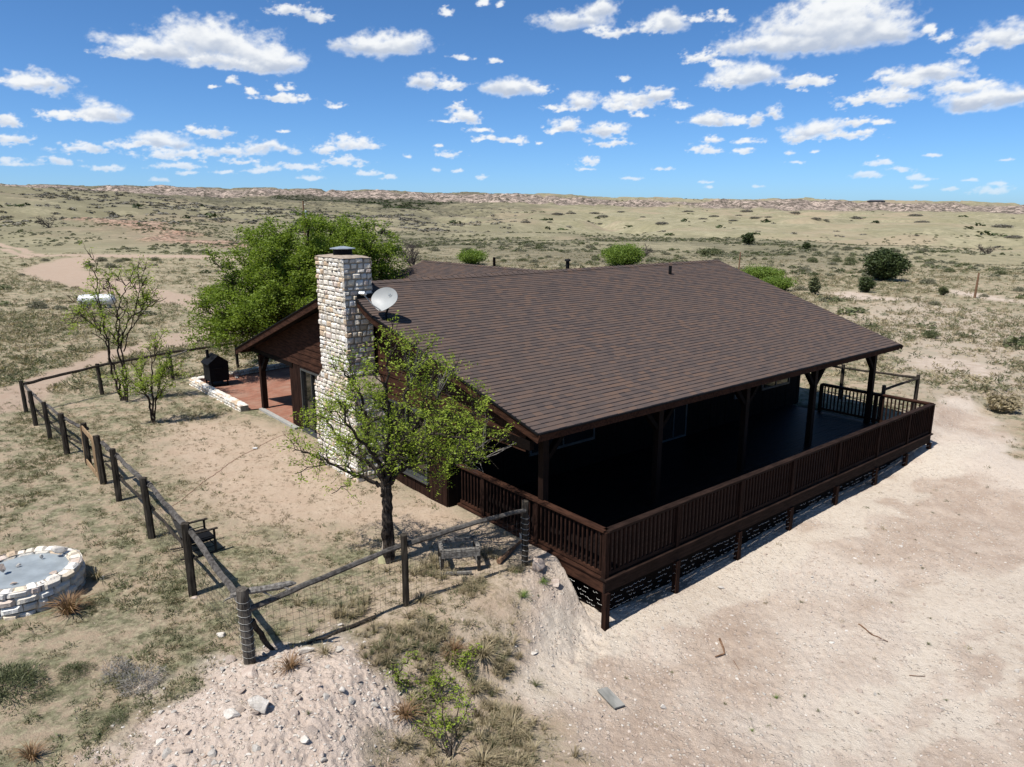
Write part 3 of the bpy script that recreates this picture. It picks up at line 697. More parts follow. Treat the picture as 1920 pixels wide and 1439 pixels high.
def build_walls():
    rng = random.Random(4); WU = -.30; WB, WT = 4.72, 13.6
    def top(v): return roofz(v) - .12
    wins = [(5.5, 7.36, .40, 2.13), (11.2, 12.68, .05, 2.03)]
    # gable wall: vertical boards and battens below, lapped horizontal boards above
    m = MB(); v = WB
    def blocked(v0, v1, z0, z1):
        for a, b, c, d in wins:
            if v1 > a and v0 < b: return (c, d)
        return None
    while v < WT - .01:
        w_ = min(rng.choice((.18, .2, .23)), WT - v); d = rng.uniform(0, .008)
        bl = blocked(v + .02, v + w_ - .02, 0, 2)
        segs = [(-.05, 2.12)] if not bl else [(-.05, bl[0]), (bl[1], 2.12)]
        for a, b in segs:
            if b - a > .03: box(m, (WU - .015 - d, v + .004, a), (WU + .02, v + w_ - .004, b))
        v += w_
    box(m, (WU + .022, WB, -.05), (WU + .1, 5.5, 2.12)); box(m, (WU + .022, 7.36, -.05), (WU + .1, 11.2, 2.12)); box(m, (WU + .022, 12.68, -.05), (WU + .1, WT, 2.12))
    for a, b, c, d in wins: box(m, (WU + .022, a, -.05), (WU + .1, b, c)); box(m, (WU + .022, a, d), (WU + .1, b, 2.12))
    m.build('gable_wall', M['stain'], house)
    m = MB(); z = 2.04 + .06; k = 0
    while z < 4.8:
        z2 = z + .205
        # clip to roof line
        def vr(zz):     # v extent at height zz below roof
            e = (RZ - .14 - zz) / K1; return max(RV - e, WB - 3.2), min(RV + e, LV - .25)
        a0, b0 = vr(z); a1, b1 = vr(min(z2, RZ - .15))
        if b0 - a0 < .05: break
        a0 = max(a0, 1.9); a1 = max(a1, 1.9)
        V = [(WU - .035, a0, z), (WU - .035, b0, z), (WU - .012, b1, z2), (WU - .012, a1, z2), (WU, a0, z), (WU, b0, z)]
        m.add(V, np.array([[0, 3, 2, 1], [4, 0, 1, 5]])); z = z2
        if z > RZ - .2: break
    m.build('gable_boards', M['stainv'], house)
    m = MB()      # header beam under the gable boards, and back face
    V = [(WU + .02, 1.9, 2.1), (WU + .02, LV - .3, 2.02), (WU + .02, RV, RZ - .15)]; m.add(V, np.array([[0, 1, 2]]))
    box(m, (WU - .05, 13.3, 1.96), (WU + .05, 17.0, 2.10)); box(m, (WU - .05, 1.75, 2.16), (WU + .06, WB, 2.36))
    m.build('header_beam', M['dark'], house)
    # long walls
    m = MB(); v = -.28
    while v < 15.0:
        w_ = rng.choice((.18, .2, .23)); box(m, (v, WB - .02 - rng.uniform(0, .01), -.02), (v + w_ - .008, WB + .05, 3.4)); v += w_
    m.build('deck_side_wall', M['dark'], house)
    m = MB(); box(m, (-.28, WT - .1, -.02), (15.0, WT, 3.0)); m.add([(14.95, WB + .1, -.02), (14.95, WT - .12, -.02), (14.95, WT - .12, roofz(WT) - .16), (14.95, RV, RZ - .2), (14.95, WB + .1, roofz(WB) - .16)], np.array([[0, 1, 2, 3, 4]])); m.build('rear_wall', M['stain'], house)
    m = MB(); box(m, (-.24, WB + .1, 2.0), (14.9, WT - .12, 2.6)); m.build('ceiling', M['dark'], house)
    # windows
    for (a, b, c, d) in wins:
        m = MB(); box(m, (WU + .03, a + .03, c + .03), (WU + .045, b - .03, d - .03)); g = m.build('window', M['glass'], house)
        m = MB(); t = .055
        for p, q in (((WU - .05, a, c), (WU + .05, b, c + t)), ((WU - .05, a, d - t), (WU + .05, b, d)), ((WU - .05, a, c + t), (WU + .05, a + t, d - t)), ((WU - .05, b - t, c + t), (WU + .05, b, d - t))): box(m, p, q)
        mid = (a + b) / 2; box(m, (WU - .035, mid - .02, c + t), (WU + .025, mid + .02, d - t))
        m.build('frame', M['frame'], g)
        m = MB(); box(m, (WU - .09, a - .05, c - .05), (WU + .02, b + .05, c - .003)); m.build('sill', M['frame'], g)
    # windows and door on the deck side
    for (a, b, c, d) in [(2.2, 4.4, .8, 2.0), (7.3, 8.4, .1, 2.05), (11.0, 12.1, .85, 1.75), (12.6, 14.2, .9, 2.0)]:
        m = MB(); box(m, (a, WB - .055, c), (b, WB - .035, d)); g = m.build('window', M['glass'], house)
        m = MB()
        for p, q in (((a - .06, WB - .08, c - .06), (b + .06, WB - .03, c)), ((a - .06, WB - .08, d), (b + .06, WB - .03, d + .06)), ((a - .06, WB - .08, c), (a, WB - .03, d)), ((b, WB - .08, c), (b + .06, WB - .03, d))): box(m, p, q)
        box(m, ((a + b) / 2 - .02, WB - .075, c), ((a + b) / 2 + .02, WB - .057, d)); m.build('frame', M['frame'], g)
build_walls()
# ---------- stonework
PAL = np.array([(.74, .69, .60), (.80, .77, .71), (.70, .61, .48), (.78, .73, .64), (.76, .71, .63), (.60, .47, .34), (.82, .80, .75), (.66, .56, .49)])
def stones(m, rng, extent, z0, z1, place, hr=(.06, .17), wr=(.08, .32), dep=(.008, .045)):
    z = z0
    while z < z1 - .03:
        h = rng.uniform(*hr)
        if z + h > z1 - .05: h = z1 - z
        a, b = extent(z + h / 2); x = a
        while x < b - .03:
            wd = rng.uniform(*wr)
            if x + wd > b - .08: wd = b - x
            hh = h; 
            d = rng.uniform(*dep); g = .006; nx, nz = 6, 5
            c = PAL[int(rng.random() ** 1.2 * len(PAL)) % len(PAL)] * rng.uniform(.82, 1.08)
            S, T = np.meshgrid(np.linspace(0, 1, nx), np.linspace(0, 1, nz)); se, te = np.abs(2 * S - 1), np.abs(2 * T - 1)
            bul = (1 - se ** 6) * (1 - te ** 6) ; D = -.010 + (d + .010) * np.clip(bul * 1.5, 0, 1) ** .6
            sd = rng.randint(0, 9999)
            D = D + (vn(S * 3 + sd, T * 3, 7) - .5) * .018 * (bul > .01)
            j = [rng.uniform(-.014, .014) for _ in range(8)]
            X = x + g / 2 + (wd - g) * S + (j[0] * (1 - S) * (1 - T) + j[1] * S * (1 - T) + j[2] * S * T + j[3] * (1 - S) * T)
            Z = z + g / 2 + (hh - g) * T + (j[4] * (1 - S) * (1 - T) + j[5] * S * (1 - T) + j[6] * S * T + j[7] * (1 - S) * T) 
            V = place(X.ravel(), Z.ravel(), D.ravel()); i = (np.arange(nz - 1)[:, None] * nx + np.arange(nx - 1)).ravel()
            m.add(V, np.stack([i, i + 1, i + nx + 1, i + nx], 1), c); x += wd
        z += h
def build_chimney():
    rng = random.Random(11); U0, U1 = -1.17, -.42; ZT = 5.62
    def lo(z): return np.interp(z, [-.2, 2.3, 2.72, 9], [7.50, 7.50, CH[0] + .03, CH[0] + .03])
    def hi(z): return np.interp(z, [-.2, 2.25, 2.6, 9], [9.76, 9.72, CH[1] - .03, CH[1] - .03])
    m = MB()      # mortar core as rings
    zs = [-.3, 2.3, 2.72, ZT]; V = []
    for z in zs:
        ub = -.3 if z < 2.5 else U1
        V += [(U0, lo(z), z), (ub if z < 2.5 else U1, lo(z), z), (ub if z < 2.5 else U1, hi(z), z), (U0, hi(z), z)]
    F = []
    for k in range(3):
        for i in range(4): F.append([k * 4 + i, k * 4 + (i + 1) % 4, k * 4 + 4 + (i + 1) % 4, k * 4 + 4 + i])
    F.append([12, 13, 14, 15]); m.add(V, np.array(F)); ch = m.build('chimney', M['mortar'], house)
    m = MB()
    stones(m, rng, lambda z: (lo(z) - .03, hi(z) + .03), -.15, ZT, lambda a, z, d: np.stack([U0 - d, a, z], 1))
    stones(m, rng, lambda z: (U0 - .025, (U1 if z > 2.5 else -.3) + .01), -.15, 2.32, lambda a, z, d: np.stack([a, lo(z) - d, z], 1))
    stones(m, rng, lambda z: (U0 - .025, U1 + .02), 2.72, ZT, lambda a, z, d: np.stack([a, lo(z) - d, z], 1), (.08, .19), (.1, .28))
    stones(m, rng, lambda z: (U0 - .02, -.3), -.15, ZT, lambda a, z, d: np.stack([-a + U0 - .3, hi(z) + d, z], 1)[:, [0, 1, 2]] if False else np.stack([a, hi(z) + d, z], 1))
    stones(m, rng, lambda z: (CH[0], CH[1]), roofz(RV) - .3, ZT, lambda a, z, d: np.stack([U1 + d, a, z], 1))
    m.build('stonework', M['stone'], ch, smooth=False, usecol=True)
    m = MB()      # sloped shoulder cap
    n = 9; S, T = np.meshgrid(np.linspace(0, 1, n), np.linspace(0, 1, 5))
    uu = U0 - .03 + (.92) * S; vv = 7.46 + (.25) * T; zz = 2.30 + .40 * T + (vn(S * 6, T * 5, 3) - .5) * .03
    i = (np.arange(4)[:, None] * n + np.arange(n - 1)).ravel(); m.add(np.stack([uu.ravel(), vv.ravel(), zz.ravel()], 1), np.stack([i, i + 1, i + n + 1, i + n], 1))
    m.build('shoulder_cap', M['cap'], ch)
    m = MB(); n = 13; S, T = np.meshgrid(np.linspace(0, 1, n), np.linspace(0, 1, n)); e = np.maximum(np.abs(2 * S - 1), np.abs(2 * T - 1))
    uu = U0 - .03 + (U1 - U0 + .06) * S; vv = CH[0] + (CH[1] - CH[0]) * T; zz = ZT + .005 + .06 * (1 - e ** 3) + (vn(S * 5, T * 5, 8) - .5) * .02
    i = (np.arange(n - 1)[:, None] * n + np.arange(n - 1)).ravel(); m.add(np.stack([uu.ravel(), vv.ravel(), zz.ravel()], 1), np.stack([i, i + 1, i + n + 1, i + n], 1))
    box(m, (U0, CH[0] + .03, ZT - .05), (U1, CH[1] - .03, ZT + .004)); m.build('crown_slab', M['cap'], ch)
    cu, cv = -.80, 8.42
    m = MB(); tube(m, [(cu, cv, ZT), (cu, cv, ZT + .19)], .235, 24); fl = m.build('flue', M['black'], ch)
    m = MB(); tube(m, [(cu, cv, ZT + .20), (cu, cv, ZT + .215), (cu, cv, ZT + .265)], [.33, .33, .05], 8); m.build('flue_cap', M['metal'], fl)
    for a in range(8):
        m = MB(); box(m, (cu + .2 * math.cos(a * .785) - .01, cv + .2 * math.sin(a * .785) - .01, ZT + .18), (cu + .2 * math.cos(a * .785) + .01, cv + .2 * math.sin(a * .785) + .01, ZT + .20))
        m.build('cap_bracket', M['metal'], fl)
build_chimney()
def build_deck():
    Z = .03; L = 14.45; VS = 4.66
    m = MB(); y = .02
    while y < VS:
        box(m, (.0, y, Z - .04), (L, min(y + .135, VS), Z - .002 * random.random())); y += .14
    m.build('deck_floor', M['deckf'], house)
    m = MB(); box(m, (-.05, -.045, -.23), (L + .05, -.005, Z + .0)); box(m, (-.08, -.10, Z + .001), (L + .08, .05, Z + .035)); m.build('rim_board', M['stainh'], house)
    m = MB(); box(m, (-.045, -.004, -.23), (-.005, VS, Z + .0)); box(m, (-.08, .052, Z + .002), (.05, VS, Z + .036)); m.build('rim_board', M['stainv'], house)
    m = MB(); box(m, (L + .005, -.004, -.23), (L + .045, VS, Z)); m.build('rim_board', M['stainv'], house)
    m = MB()
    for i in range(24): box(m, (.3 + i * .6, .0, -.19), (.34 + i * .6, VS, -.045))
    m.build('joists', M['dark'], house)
    us = [0, 2.08, 4.27, 6.42, 8.65, 10.87, 12.8, L]
    for i, u in enumerate(us):
        g = hz1(*W2(u, -.02)); m = MB(); box(m, (u - .055, -.10, g - .1), (u + .055, .01, -.232)) ; m.build('deck_post', M['stain'], house)
    for v in (1.6, 3.2):
        m = MB(); box(m, (.02, v, -1), (.13, v + .12, -.2)); m.build('deck_post', M['dark'], house)
    # railings
    bal = MB(); box(bal, (-.019, -.019, .09), (.019, .019, .92)); bmesh_ = None
    count = 0; rest = MB(); bdata = None
    def section(p, q, mat, first):
        nonlocal count, bdata
        p = np.array(p, float); q = np.array(q, float); d = q - p; Ln = np.hypot(*d); d /= Ln
        m = MB(); beam(m, (*p, 1.0), (*q, 1.0), .15, .04); beam(m, (*(p + d * .05), .9551), (*(q - d * .05), .9551), .04, .05)
        rl = m.build('deck_railing', mat, house)
        m = MB(); beam(m, (*(p + d * .05), .13), (*(q - d * .05), .13), .04, .07); m.build('bottom_rail', mat, rl)
        n = int(Ln / .118); 
        for i in range(1, n):
            c = p + d * Ln * i / n
            if count < 98:
                if bdata is None:
                    o = bal.build('baluster', M['stain'], rl); bdata = o.data
                else:
                    o = bpy.data.objects.new('baluster', bdata); C.objects.link(o); o.parent = rl
                o.location = (c[0], c[1], 0); count += 1
            else: box(rest, (c[0] - .019, c[1] - .019, .09), (c[0] + .019, c[1] + .019, .92))
        return rl
    def rpost(u, v):
        m = MB(); box(m, (u - .05, v - .05, .037), (u + .05, v + .05, .978)); m.build('railing_post', M['stain'], house)
    rpost(0, 0)
    for a, b in ((0, 1.9), (1.9, 3.7), (3.7, VS)): section((0, a), (0, b), M['stainv'], True)
    for v in (1.9, 3.7): rpost(0, v)
    for a, b in zip(us[:-1], us[1:]): section((a, 0), (b, 0), M['stainh'], False); rpost(b, 0)
    for a, b in ((0, 1.7), (1.7, 3.55)): section((L, a), (L, b), M['stainv'], False); rpost(L, b)
    tag(rest.build('balusters', M['stain'], house), 'farther upright balusters of the deck railing', kind='stuff')
    # roof posts with braces
    for u in (.1, 3.65, 7.15, 10.6, 14.3):
        v = 1.85; zt = roofz(v) - .30; m = MB(); box(m, (u - .075, v - .075, Z), (u + .075, v + .075, zt)); pp = m.build('porch_post', M['stain_shade'], house)
        m = MB()
        for s in (-1, 1):
            if u + s * .5 < -.1 or u + s * .5 > 14.6: continue
            beam(m, (u + s * .06, v, zt - .55), (u + s * .55, v, zt - .03), .1, .12, up=(0, 1, 0))
        m.build('brace', M['dark'], pp)
    m = MB(); box(m, (-.3, 1.77, roofz(1.85) - .30), (UE - .3, 1.93, roofz(1.85) - .14)); m.build('porch_beam', M['dark'], house)
    # patio side post
    v = 16.05; m = MB(); box(m, (-.40, v - .09, -.02), (-.22, v + .09, 1.96)); pp = m.build('porch_post', M['stain'], house)
    m = MB(); beam(m, (-.31, v - .07, 1.45), (-.31, v - .52, 1.93), .12, .14, up=(1, 0, 0)); m.build('brace', M['dark'], pp)
    for u in (4.2, 8.5):
        m = MB(); box(m, (u - .08, v - .08, -.02), (u + .08, v + .08, 1.96)); m.build('porch_post', M['dark'], house)
    m = MB(); box(m, (-.22, v - .08, 1.97), (15, v + .08, 2.15)); m.build('porch_beam', M['dark'], house)
    # wavy wire skirting below the deck
    rng = random.Random(3); m = MB()
    for row in range(7):
        zz = -.30 - row * .095
        for v0, u0, ax, n in ((-.06, 0, 0, 118), (0, -.06, 1, 16)):
            for k in range(n):
                if rng.random() < .38: continue
                s0 = k * .122 + (row % 2) * .06; c = (s0, v0) if ax == 0 else (u0, s0)
                g = hz1(*W2(*c))
                if zz < g + .03: continue
                t = np.linspace(0, 1, 6); ln = rng.uniform(.06, .12); aa = rng.uniform(.008, .02)
                w_ = zz + aa * np.sin(t * 6.3 + rng.uniform(0, .8)) + rng.uniform(-.012, .012) + t * .012
                P = np.stack([s0 + t * ln, np.full(6, v0 - .012), w_], 1) if ax == 0 else np.stack([np.full(6, u0), s0 + t * ln, w_], 1)
                tube(m, P, .0034, 4)
    m.build('wire_skirting', M['wirel'], house)
    m = MB(); box(m, (.3, .30, -1.3), (L - .05, .33, -.25)); box(m, (.3, .34, -1.3), (.33, VS, -.25)); m.build('shade_backing', M['dark'], house)  # added dark backing that makes the gap under the deck read as shade
build_deck()

# ------------------------------------------------------------------ satellite dish
def build_dish():
    b = W2(-.72, 6.5); z0 = roofz(6.5); d = empty('satellite_dish', (b[0], b[1], z0), 0, 'pale grey satellite dish on the roof edge beside the stone chimney', 'satellite dish')
    m = MB(); tube(m, [(0, 0, .0), (0, 0, .14), (.05, .08, .3), (.06, .11, .40)], .024, 8); box(m, (-.11, -.08, -.02), (.11, .08, .03)); m.build('mast', M['black'], d)
    # dish facing the camera side and left, tilted up
    n = np.array([-.42, -.80, .52]); n /= np.linalg.norm(n); xr = np.cross((0, 0, 1), n); xr /= np.linalg.norm(xr); yr = np.cross(n, xr)
    c = np.array([-.03, -.02, .50]); m = MB(); V = []; nr, na = 7, 40
    for i in range(nr + 1):
        q = i / nr
        for a in np.arange(na) * 2 * math.pi / na:
            X = .37 * math.cos(a) * q; Y = .285 * math.sin(a) * q
            if math.sin(a) < 0: X *= 1 - .45 * math.sin(a) ** 2 * q; Y *= 1.12
            V.append(c + xr * X + yr * Y - n * (.09 * (1 - q * q)))
    j = np.arange(na); F = np.concatenate([np.stack([k * na + j, k * na + (j + 1) % na, (k + 1) * na + (j + 1) % na, (k + 1) * na + j], 1) for k in range(nr)])
    V2 = [v - n * .012 for v in V]; m.add(np.array(V), F); m.add(np.array(V2), F[:, ::-1]); rim = np.stack([nr * na + j, nr * na + (j + 1) % na, nr * na + (j + 1) % na + len(V), nr * na + j + len(V)], 1)
    m.add(np.array(V + V2), rim)
    re = m.build('reflector', M['dish'], d, smooth=True)
    m = MB()      # faint printed emblem: disc with an arc round it
    cc = c + xr * .06 + yr * .15 - n * .062
    a = np.linspace(0, 2 * math.pi, 20)[:-1]; P = [cc + xr * .04 * math.cos(t) + yr * .04 * math.sin(t) + n * .006 for t in a]; m.add(np.array(P), np.arange(19)[None, :])
    t = np.linspace(-1.9, 1.2, 14); o1 = [cc + xr * (.025 + .075 * math.cos(q)) + yr * .065 * math.sin(q) + n * .008 for q in t]; i1 = [cc + xr * (.025 + .058 * math.cos(q)) + yr * .052 * math.sin(q) + n * .008 for q in t]
    i = np.arange(13); m.add(np.array(o1 + i1), np.stack([i, i + 1, i + 15, i + 14], 1)); m.build('emblem', M['dishd'], re)
    m = MB(); p0 = c - yr * .30 - n * .01; p1 = c - yr * .38 - xr * .30 + n * .42 + yr * .30; tube(m, [p0, p0 * .6 + p1 * .4 - yr * .04, p1], .016, 6); m.build('feed_arm', M['dish'], d)
    m = MB(); 
    for k in (-1, 0, 1): tube(m, [p1 + xr * .055 * k - n * .05, p1 + xr * .055 * k + n * .04], [.03, .036], 8)
    m.build('receiver', M['white'], d)
build_dish()

# ------------------------------------------------------------------ patio
def build_patio():
    root = empty('patio', (HO[0], HO[1], 0), HROT, 'red brick patio with white limestone curb beside the house', 'patio')
    m = MB(); V = [(-.9, 13.4, .05), (8, 13.4, .05), (8, 23.2, .05), (3.2, 22.45, .05), (-1.15, 21.6, .05), (-1.0, 16.2, .05), (-.35, 16.1, .05)]
    m.V = []; V = np.array([(-.33, 13.4, .045), (8, 13.4, .045), (8, 23.3, .045), (3.2, 22.4, .045), (-.95, 21.7, .045), (-.85, 16.2, .045), (-.45, 16.1, .045)]); m = MB(); m.add(V, np.arange(7)[None, :])
    m.build('brick_paving', M['brick'], root)
    rng = random.Random(21); m = MB()
    def curb(p, q, w=.28, h=.22):
        p = np.array(p, float); q = np.array(q, float); d = q - p; L = np.hypot(*d); d /= L; nrm = np.array([d[1], -d[0]])
        for sgn in (-1, 1):
            o = p + nrm * sgn * w / 2
            stones(m, rng, lambda z: (0, L), -.05, h, lambda a, z, dd: np.stack([o[0] + d[0] * a + nrm[0] * sgn * dd, o[1] + d[1] * a + nrm[1] * sgn * dd, z], 1), (.08, .14), (.14, .34), (.01, .03))
        stones(m, rng, lambda z: (0, L), -w / 2 - .02, w / 2 + .02, lambda a, z, dd: np.stack([p[0] + d[0] * a + nrm[0] * z, p[1] + d[1] * a + nrm[1] * z, h + dd], 1), (.13, .17), (.15, .38), (.01, .03))
        c = MB(); beam(c, (*p, h / 2 - .02), (*q, h / 2 - .02), w, h - .01); return c
    c1 = curb((-.98, 16.2), (-1.12, 21.75)); c2 = curb((-1.12, 21.75), (3.4, 22.55)); c3 = curb((3.4, 22.55), (8, 23.4))
    m.build('limestone_curb', M['stone'], root, usecol=True)
    k = MB(); 
    for c in (c1, c2, c3):
        for v, f in zip(c.V, c.F): k.add(v, f)
    k.build('curb_core', M['mortar'], root)
    m = MB(); box(m, (-.52, 13.0, -.05), (-.36, 16.1, .06)); m.build('concrete_edge', M['conc'], root)
build_patio()

# ------------------------------------------------------------------ smoker
def build_smoker():
    p = G(408, 724); s = empty('smoker', (p[0], p[1], .05), HROT, 'black steel smoker with a gabled lid and short flue on the brick patio', 'smoker')
    m = MB(); V = []; W_, D_, = .36, .40
    for y in (-D_, D_): V += [(-W_, y, .22), (W_, y, .22), (W_ + .01, y, .95), (0, y, 1.22), (-W_ - .01, y, .95)]
    F4 = np.array([[0, 1, 6, 5], [1, 2, 7, 6], [2, 3, 8, 7], [3, 4, 9, 8], [4, 0, 5, 9]]); F5 = np.array([[4, 3, 2, 1, 0], [5, 6, 7, 8, 9]]); m.add(V, [F4, F5]); m.build('firebox', M['black'], s)
    m = MB()
    for sx in (-1, 1): m.add([(sx * .44, -D_ - .05, .92), (sx * .44, D_ + .05, .92), (0, D_ + .05, 1.26), (0, -D_ - .05, 1.26), (sx * .44, -D_ - .05, .90), (sx * .44, D_ + .05, .90), (0, D_ + .05, 1.24), (0, -D_ - .05, 1.24)], BF)
    m.build('lid', M['black'], s)
    m = MB(); tube(m, [(-.22, .2, 1.0), (-.22, .2, 1.42)], .055, 10); m.build('flue', M['black'], s)
    m = MB(); beam(m, (-.28, -D_ - .05, .74), (.28, -D_ - .05, .74), .02, .02); m.build('handle', M['black'], s)
    for x in (-.3, .3):
        for y in (-.36, .36):
            m = MB(); box(m, (x - .025, y - .025, -.02), (x + .025, y + .025, .23)); m.build('leg', M['black'], s)
    m = MB(); box(m, (-.3, -.38, .06), (.3, .38, .08)); m.build('bottom_shelf', M['black'], s)
build_smoker()

# ------------------------------------------------------------------ fences
RG = random.Random(8)
def post_mb(x, y, h, r=.075, lean=(0, 0), seed=0, square=True, g=None):
    g = hz1(x, y) if g is None else g; m = MB(); n = 6; k = 7 if not square else 4
    V = []; rr = random.Random(seed); a0 = rr.uniform(0, .6)
    for i in range(n + 1):
        t = i / n; z = g - .12 + (h + .12) * t
        for j in range(8):
            a = a0 + j * math.pi / 4; rad = r * (1 if j % 2 else (.86 if square else 1)) * (1 + rr.uniform(-.07, .07)) * (1 - .06 * t)
            V.append((x + lean[0] * t + rad * math.cos(a), y + lean[1] * t + rad * math.sin(a), z + (rr.uniform(-.012, .012) if i == n else 0)))
    j = np.arange(8); F = np.concatenate([np.stack([i * 8 + j, i * 8 + (j + 1) % 8, (i + 1) * 8 + (j + 1) % 8, (i + 1) * 8 + j], 1) for i in range(n)])
    m.add(V, [F, np.array([[n * 8 + q for q in range(8)]])]); return m
def rail_mb(p, q, r=.055, seed=0, n=9, sag=.0, taper=.8):
    rr = random.Random(seed); p = np.array(p, float); q = np.array(q, float); t = np.linspace(0, 1, n)
    P = p + (q - p) * t[:, None]; P[:, 2] -= sag * 4 * t * (1 - t)
    P += np.array([[rr.uniform(-.012, .012) for _ in range(3)] for _ in range(n)]); m = MB()
    tube(m, P, r * (1 + (taper - 1) * t) * np.array([rr.uniform(.92, 1.08) for _ in range(n)]), 6); return m
def wiremesh(parent, p, q, h, g0=None, sx=.10, sz=.10, r=.0022, name='wire_mesh'):
    p = np.array(p); q = np.array(q); L = np.hypot(*(q - p)); d = (q - p) / L; m = MB(); n = int(L / sx)
    gs = [hz1(*(p + d * L * i / 12)) for i in range(13)]
    def g(s): return np.interp(s, np.linspace(0, L, 13), gs)
    for i in range(n + 1):
        s = L * i / n; c = p + d * s; tube(m, [(c[0], c[1], g(s) + .02), (c[0] + d[1] * .006 * math.sin(s * 3), c[1] - d[0] * .006 * math.sin(s * 3), g(s) + h)], r, 3, cap=False)
    for k in range(int(h / sz) + 1):
        ss = np.linspace(0, L, 13); P = [(p[0] + d[0] * s, p[1] + d[1] * s, g(s) + .03 + k * sz + .008 * math.sin(s * 2 + k)) for s in ss]; tube(m, P, r * 1.1, 3, cap=False)
    return m.build(name, M['wire'], parent)
def fence_side():
    f = empty('fence', (0, 0, 0), 0, 'long weathered post and rail fence along the left side of the yard, holding the gate', 'fence')
    P = [G(*a) for a in [(362,1115),(285,1010),(224,940),(195,908),(167,872),(127,852),(95,824),(68,798),(50,774)]]
    hs = [1.37, 1.33, 1.28, 1.26, 1.18, 1.2, 1.18, 1.15, 1.12]
    lean = [(-.02, .03), (-.05, .02), (-.03, .04), (-.05, .03), (0, 0), (-.05, .02), (-.06, .02), (-.05, 0), (-.05, .02)]
    for i, (p, h) in enumerate(zip(P, hs)): post_mb(p[0], p[1], h, .085 if i < 6 else .075, lean[i], 40 + i).build('post', M['post'], f, smooth=False)
    C0 = G(470, 1255); tops = [(C0[0] - .03, C0[1] + .05, 1.02)] + [(p[0] + .10, p[1] + .0, h - .16) for p, h in zip(P, hs)]
    for i in range(len(tops) - 1):
        if i in (4,): continue
        a, b = tops[i], tops[i + 1]; rail_mb(a, b, .062 if i < 4 else .05, 60 + i, sag=.03).build('top_rail', M['rail'], f)
        if i > 0:
            rail_mb((a[0] + .02, a[1], a[2] - .52), (b[0] + .02, b[1], b[2] - .56), .034, 80 + i).build('lower_rail', M['post'], f)
    allp = [C0] + P
    for i in range(len(allp) - 1):
        if i == 4: continue
        wiremesh(f, allp[i] + (.07, 0), allp[i + 1] + (.07, 0), .95, r=.0018, sx=.15, sz=.14)
    g = empty('gate', (0, 0, 0), 0, 'raw pine frame gate closed in the side fence between two dark posts', 'gate')
    a, b = P[3], P[4]; d = (b - a); L = np.hypot(*d); d /= L; a = a + d * .12 - (0.06, .0); b = b - d * .06 - (.06, 0)
    m = MB(); 
    for q in (a, b): beam(m, (*q, .06), (*q, 1.12), .09, .035)
    m.build('stile', M['raw'], g)
    for z, w_ in ((1.07, .13), (.12, .14)):
        m = MB(); beam(m, (*(a + d * .03), z), (*(b - d * .03), z), .03, w_); m.build('rail', M['raw'], g)
    m = MB(); mid = a * .78 + b * .22; beam(m, (*mid, .18), (*mid, 1.0), .05, .025); m.build('inner_slat', M['raw'], g)
    # log end: driftwood lying on the corner
    m = MB(); e = np.array([C0[0] - .22, C0[1] + .05, 1.19]); 
    tube(m, [e, e + (.12, .02, .02), e + (.3, .06, .045), e + (.5, .11, .05), e + (.66, .15, .06), e + (.82, .22, .07), e + (.90, .25, .06)], [.018, .035, .055, .05, .06, .045, .015], 8)
    tube(m, [e + (.1, .02, .0), e + (-.05, -.03, -.05), e + (-.1, -.04, -.09)], [.02, .014, .005], 5); tube(m, [e + (.45, .1, .0), e + (.58, .08, -.06), e + (.52, .02, -.07)], [.018, .012, .006], 5); tube(m, [e + (.7, .17, .05), e + (.84, .12, .03), e + (.93, .13, .06)], [.02, .02, .008], 5)
    tag(m.build('driftwood', M['grey'], None), 'gnarled grey driftwood branch lying on the corner fence post', 'driftwood')
    return C0
def fence_front(C0):
    f = empty('fence', (0, 0, 0), 0, 'short wire mesh fence from the driftwood corner post to the deck, nearest the camera', 'fence')
    P = [C0, G(762, 1135), G(984, 1060)]; hs = [1.18, 1.33, 1.33]; r = [.095, .07, .075]
    for i, (p, h) in enumerate(zip(P, hs)):
        o = post_mb(p[0], p[1], h, r[i], (-.03, .03) if i == 0 else (0, 0), 90 + i, i > 0).build('post', M['post'] if i else M['grey2'], f)
        if i != 1:
            m = MB()
            for k in range(9):
                a = np.linspace(0, 6.28, 13); zz = .12 + k * .11; tube(m, np.stack([p[0] + (r[i] + .005) * np.cos(a) + (-.03 * zz if i == 0 else 0), p[1] + (r[i] + .005) * np.sin(a) + (.03 * zz if i == 0 else 0), zz + .01 * np.sin(a * 2) + hz1(*p)], 1), .0032, 4)
            m.build('wire_wrap', M['wirel'], o)
    rail_mb((C0[0] + .05, C0[1] + .06, .96), (P[1][0] - .04, P[1][1] + .02, 1.12), .045, 101, 10, -.02, 1.0).build('top_rail', M['rail'], f)
    rail_mb((P[1][0] + .05, P[1][1] + .03, 1.14), (P[2][0], P[2][1] - .05, 1.17), .05, 102, 10, -.03, .8).build('top_rail', M['rail'], f)
    q = G(515, 1225); rail_mb((C0[0] + .06, C0[1] + .04, .78), (q[0], q[1], .0), .045, 103).build('brace', M['post'], f)
    for a, b in zip(P[:-1], P[1:]): wiremesh(f, a, b, .98, sx=.10, sz=.11, r=.0021)
    m = MB(); a = G(575, 1215); b = G(705, 1160); rail_mb((*a, .04), (*b, .05), .035, 104).build('fence_shadow_bar', M['post'], f)  # dark solid bar stands in for the fence rail's cast shadow
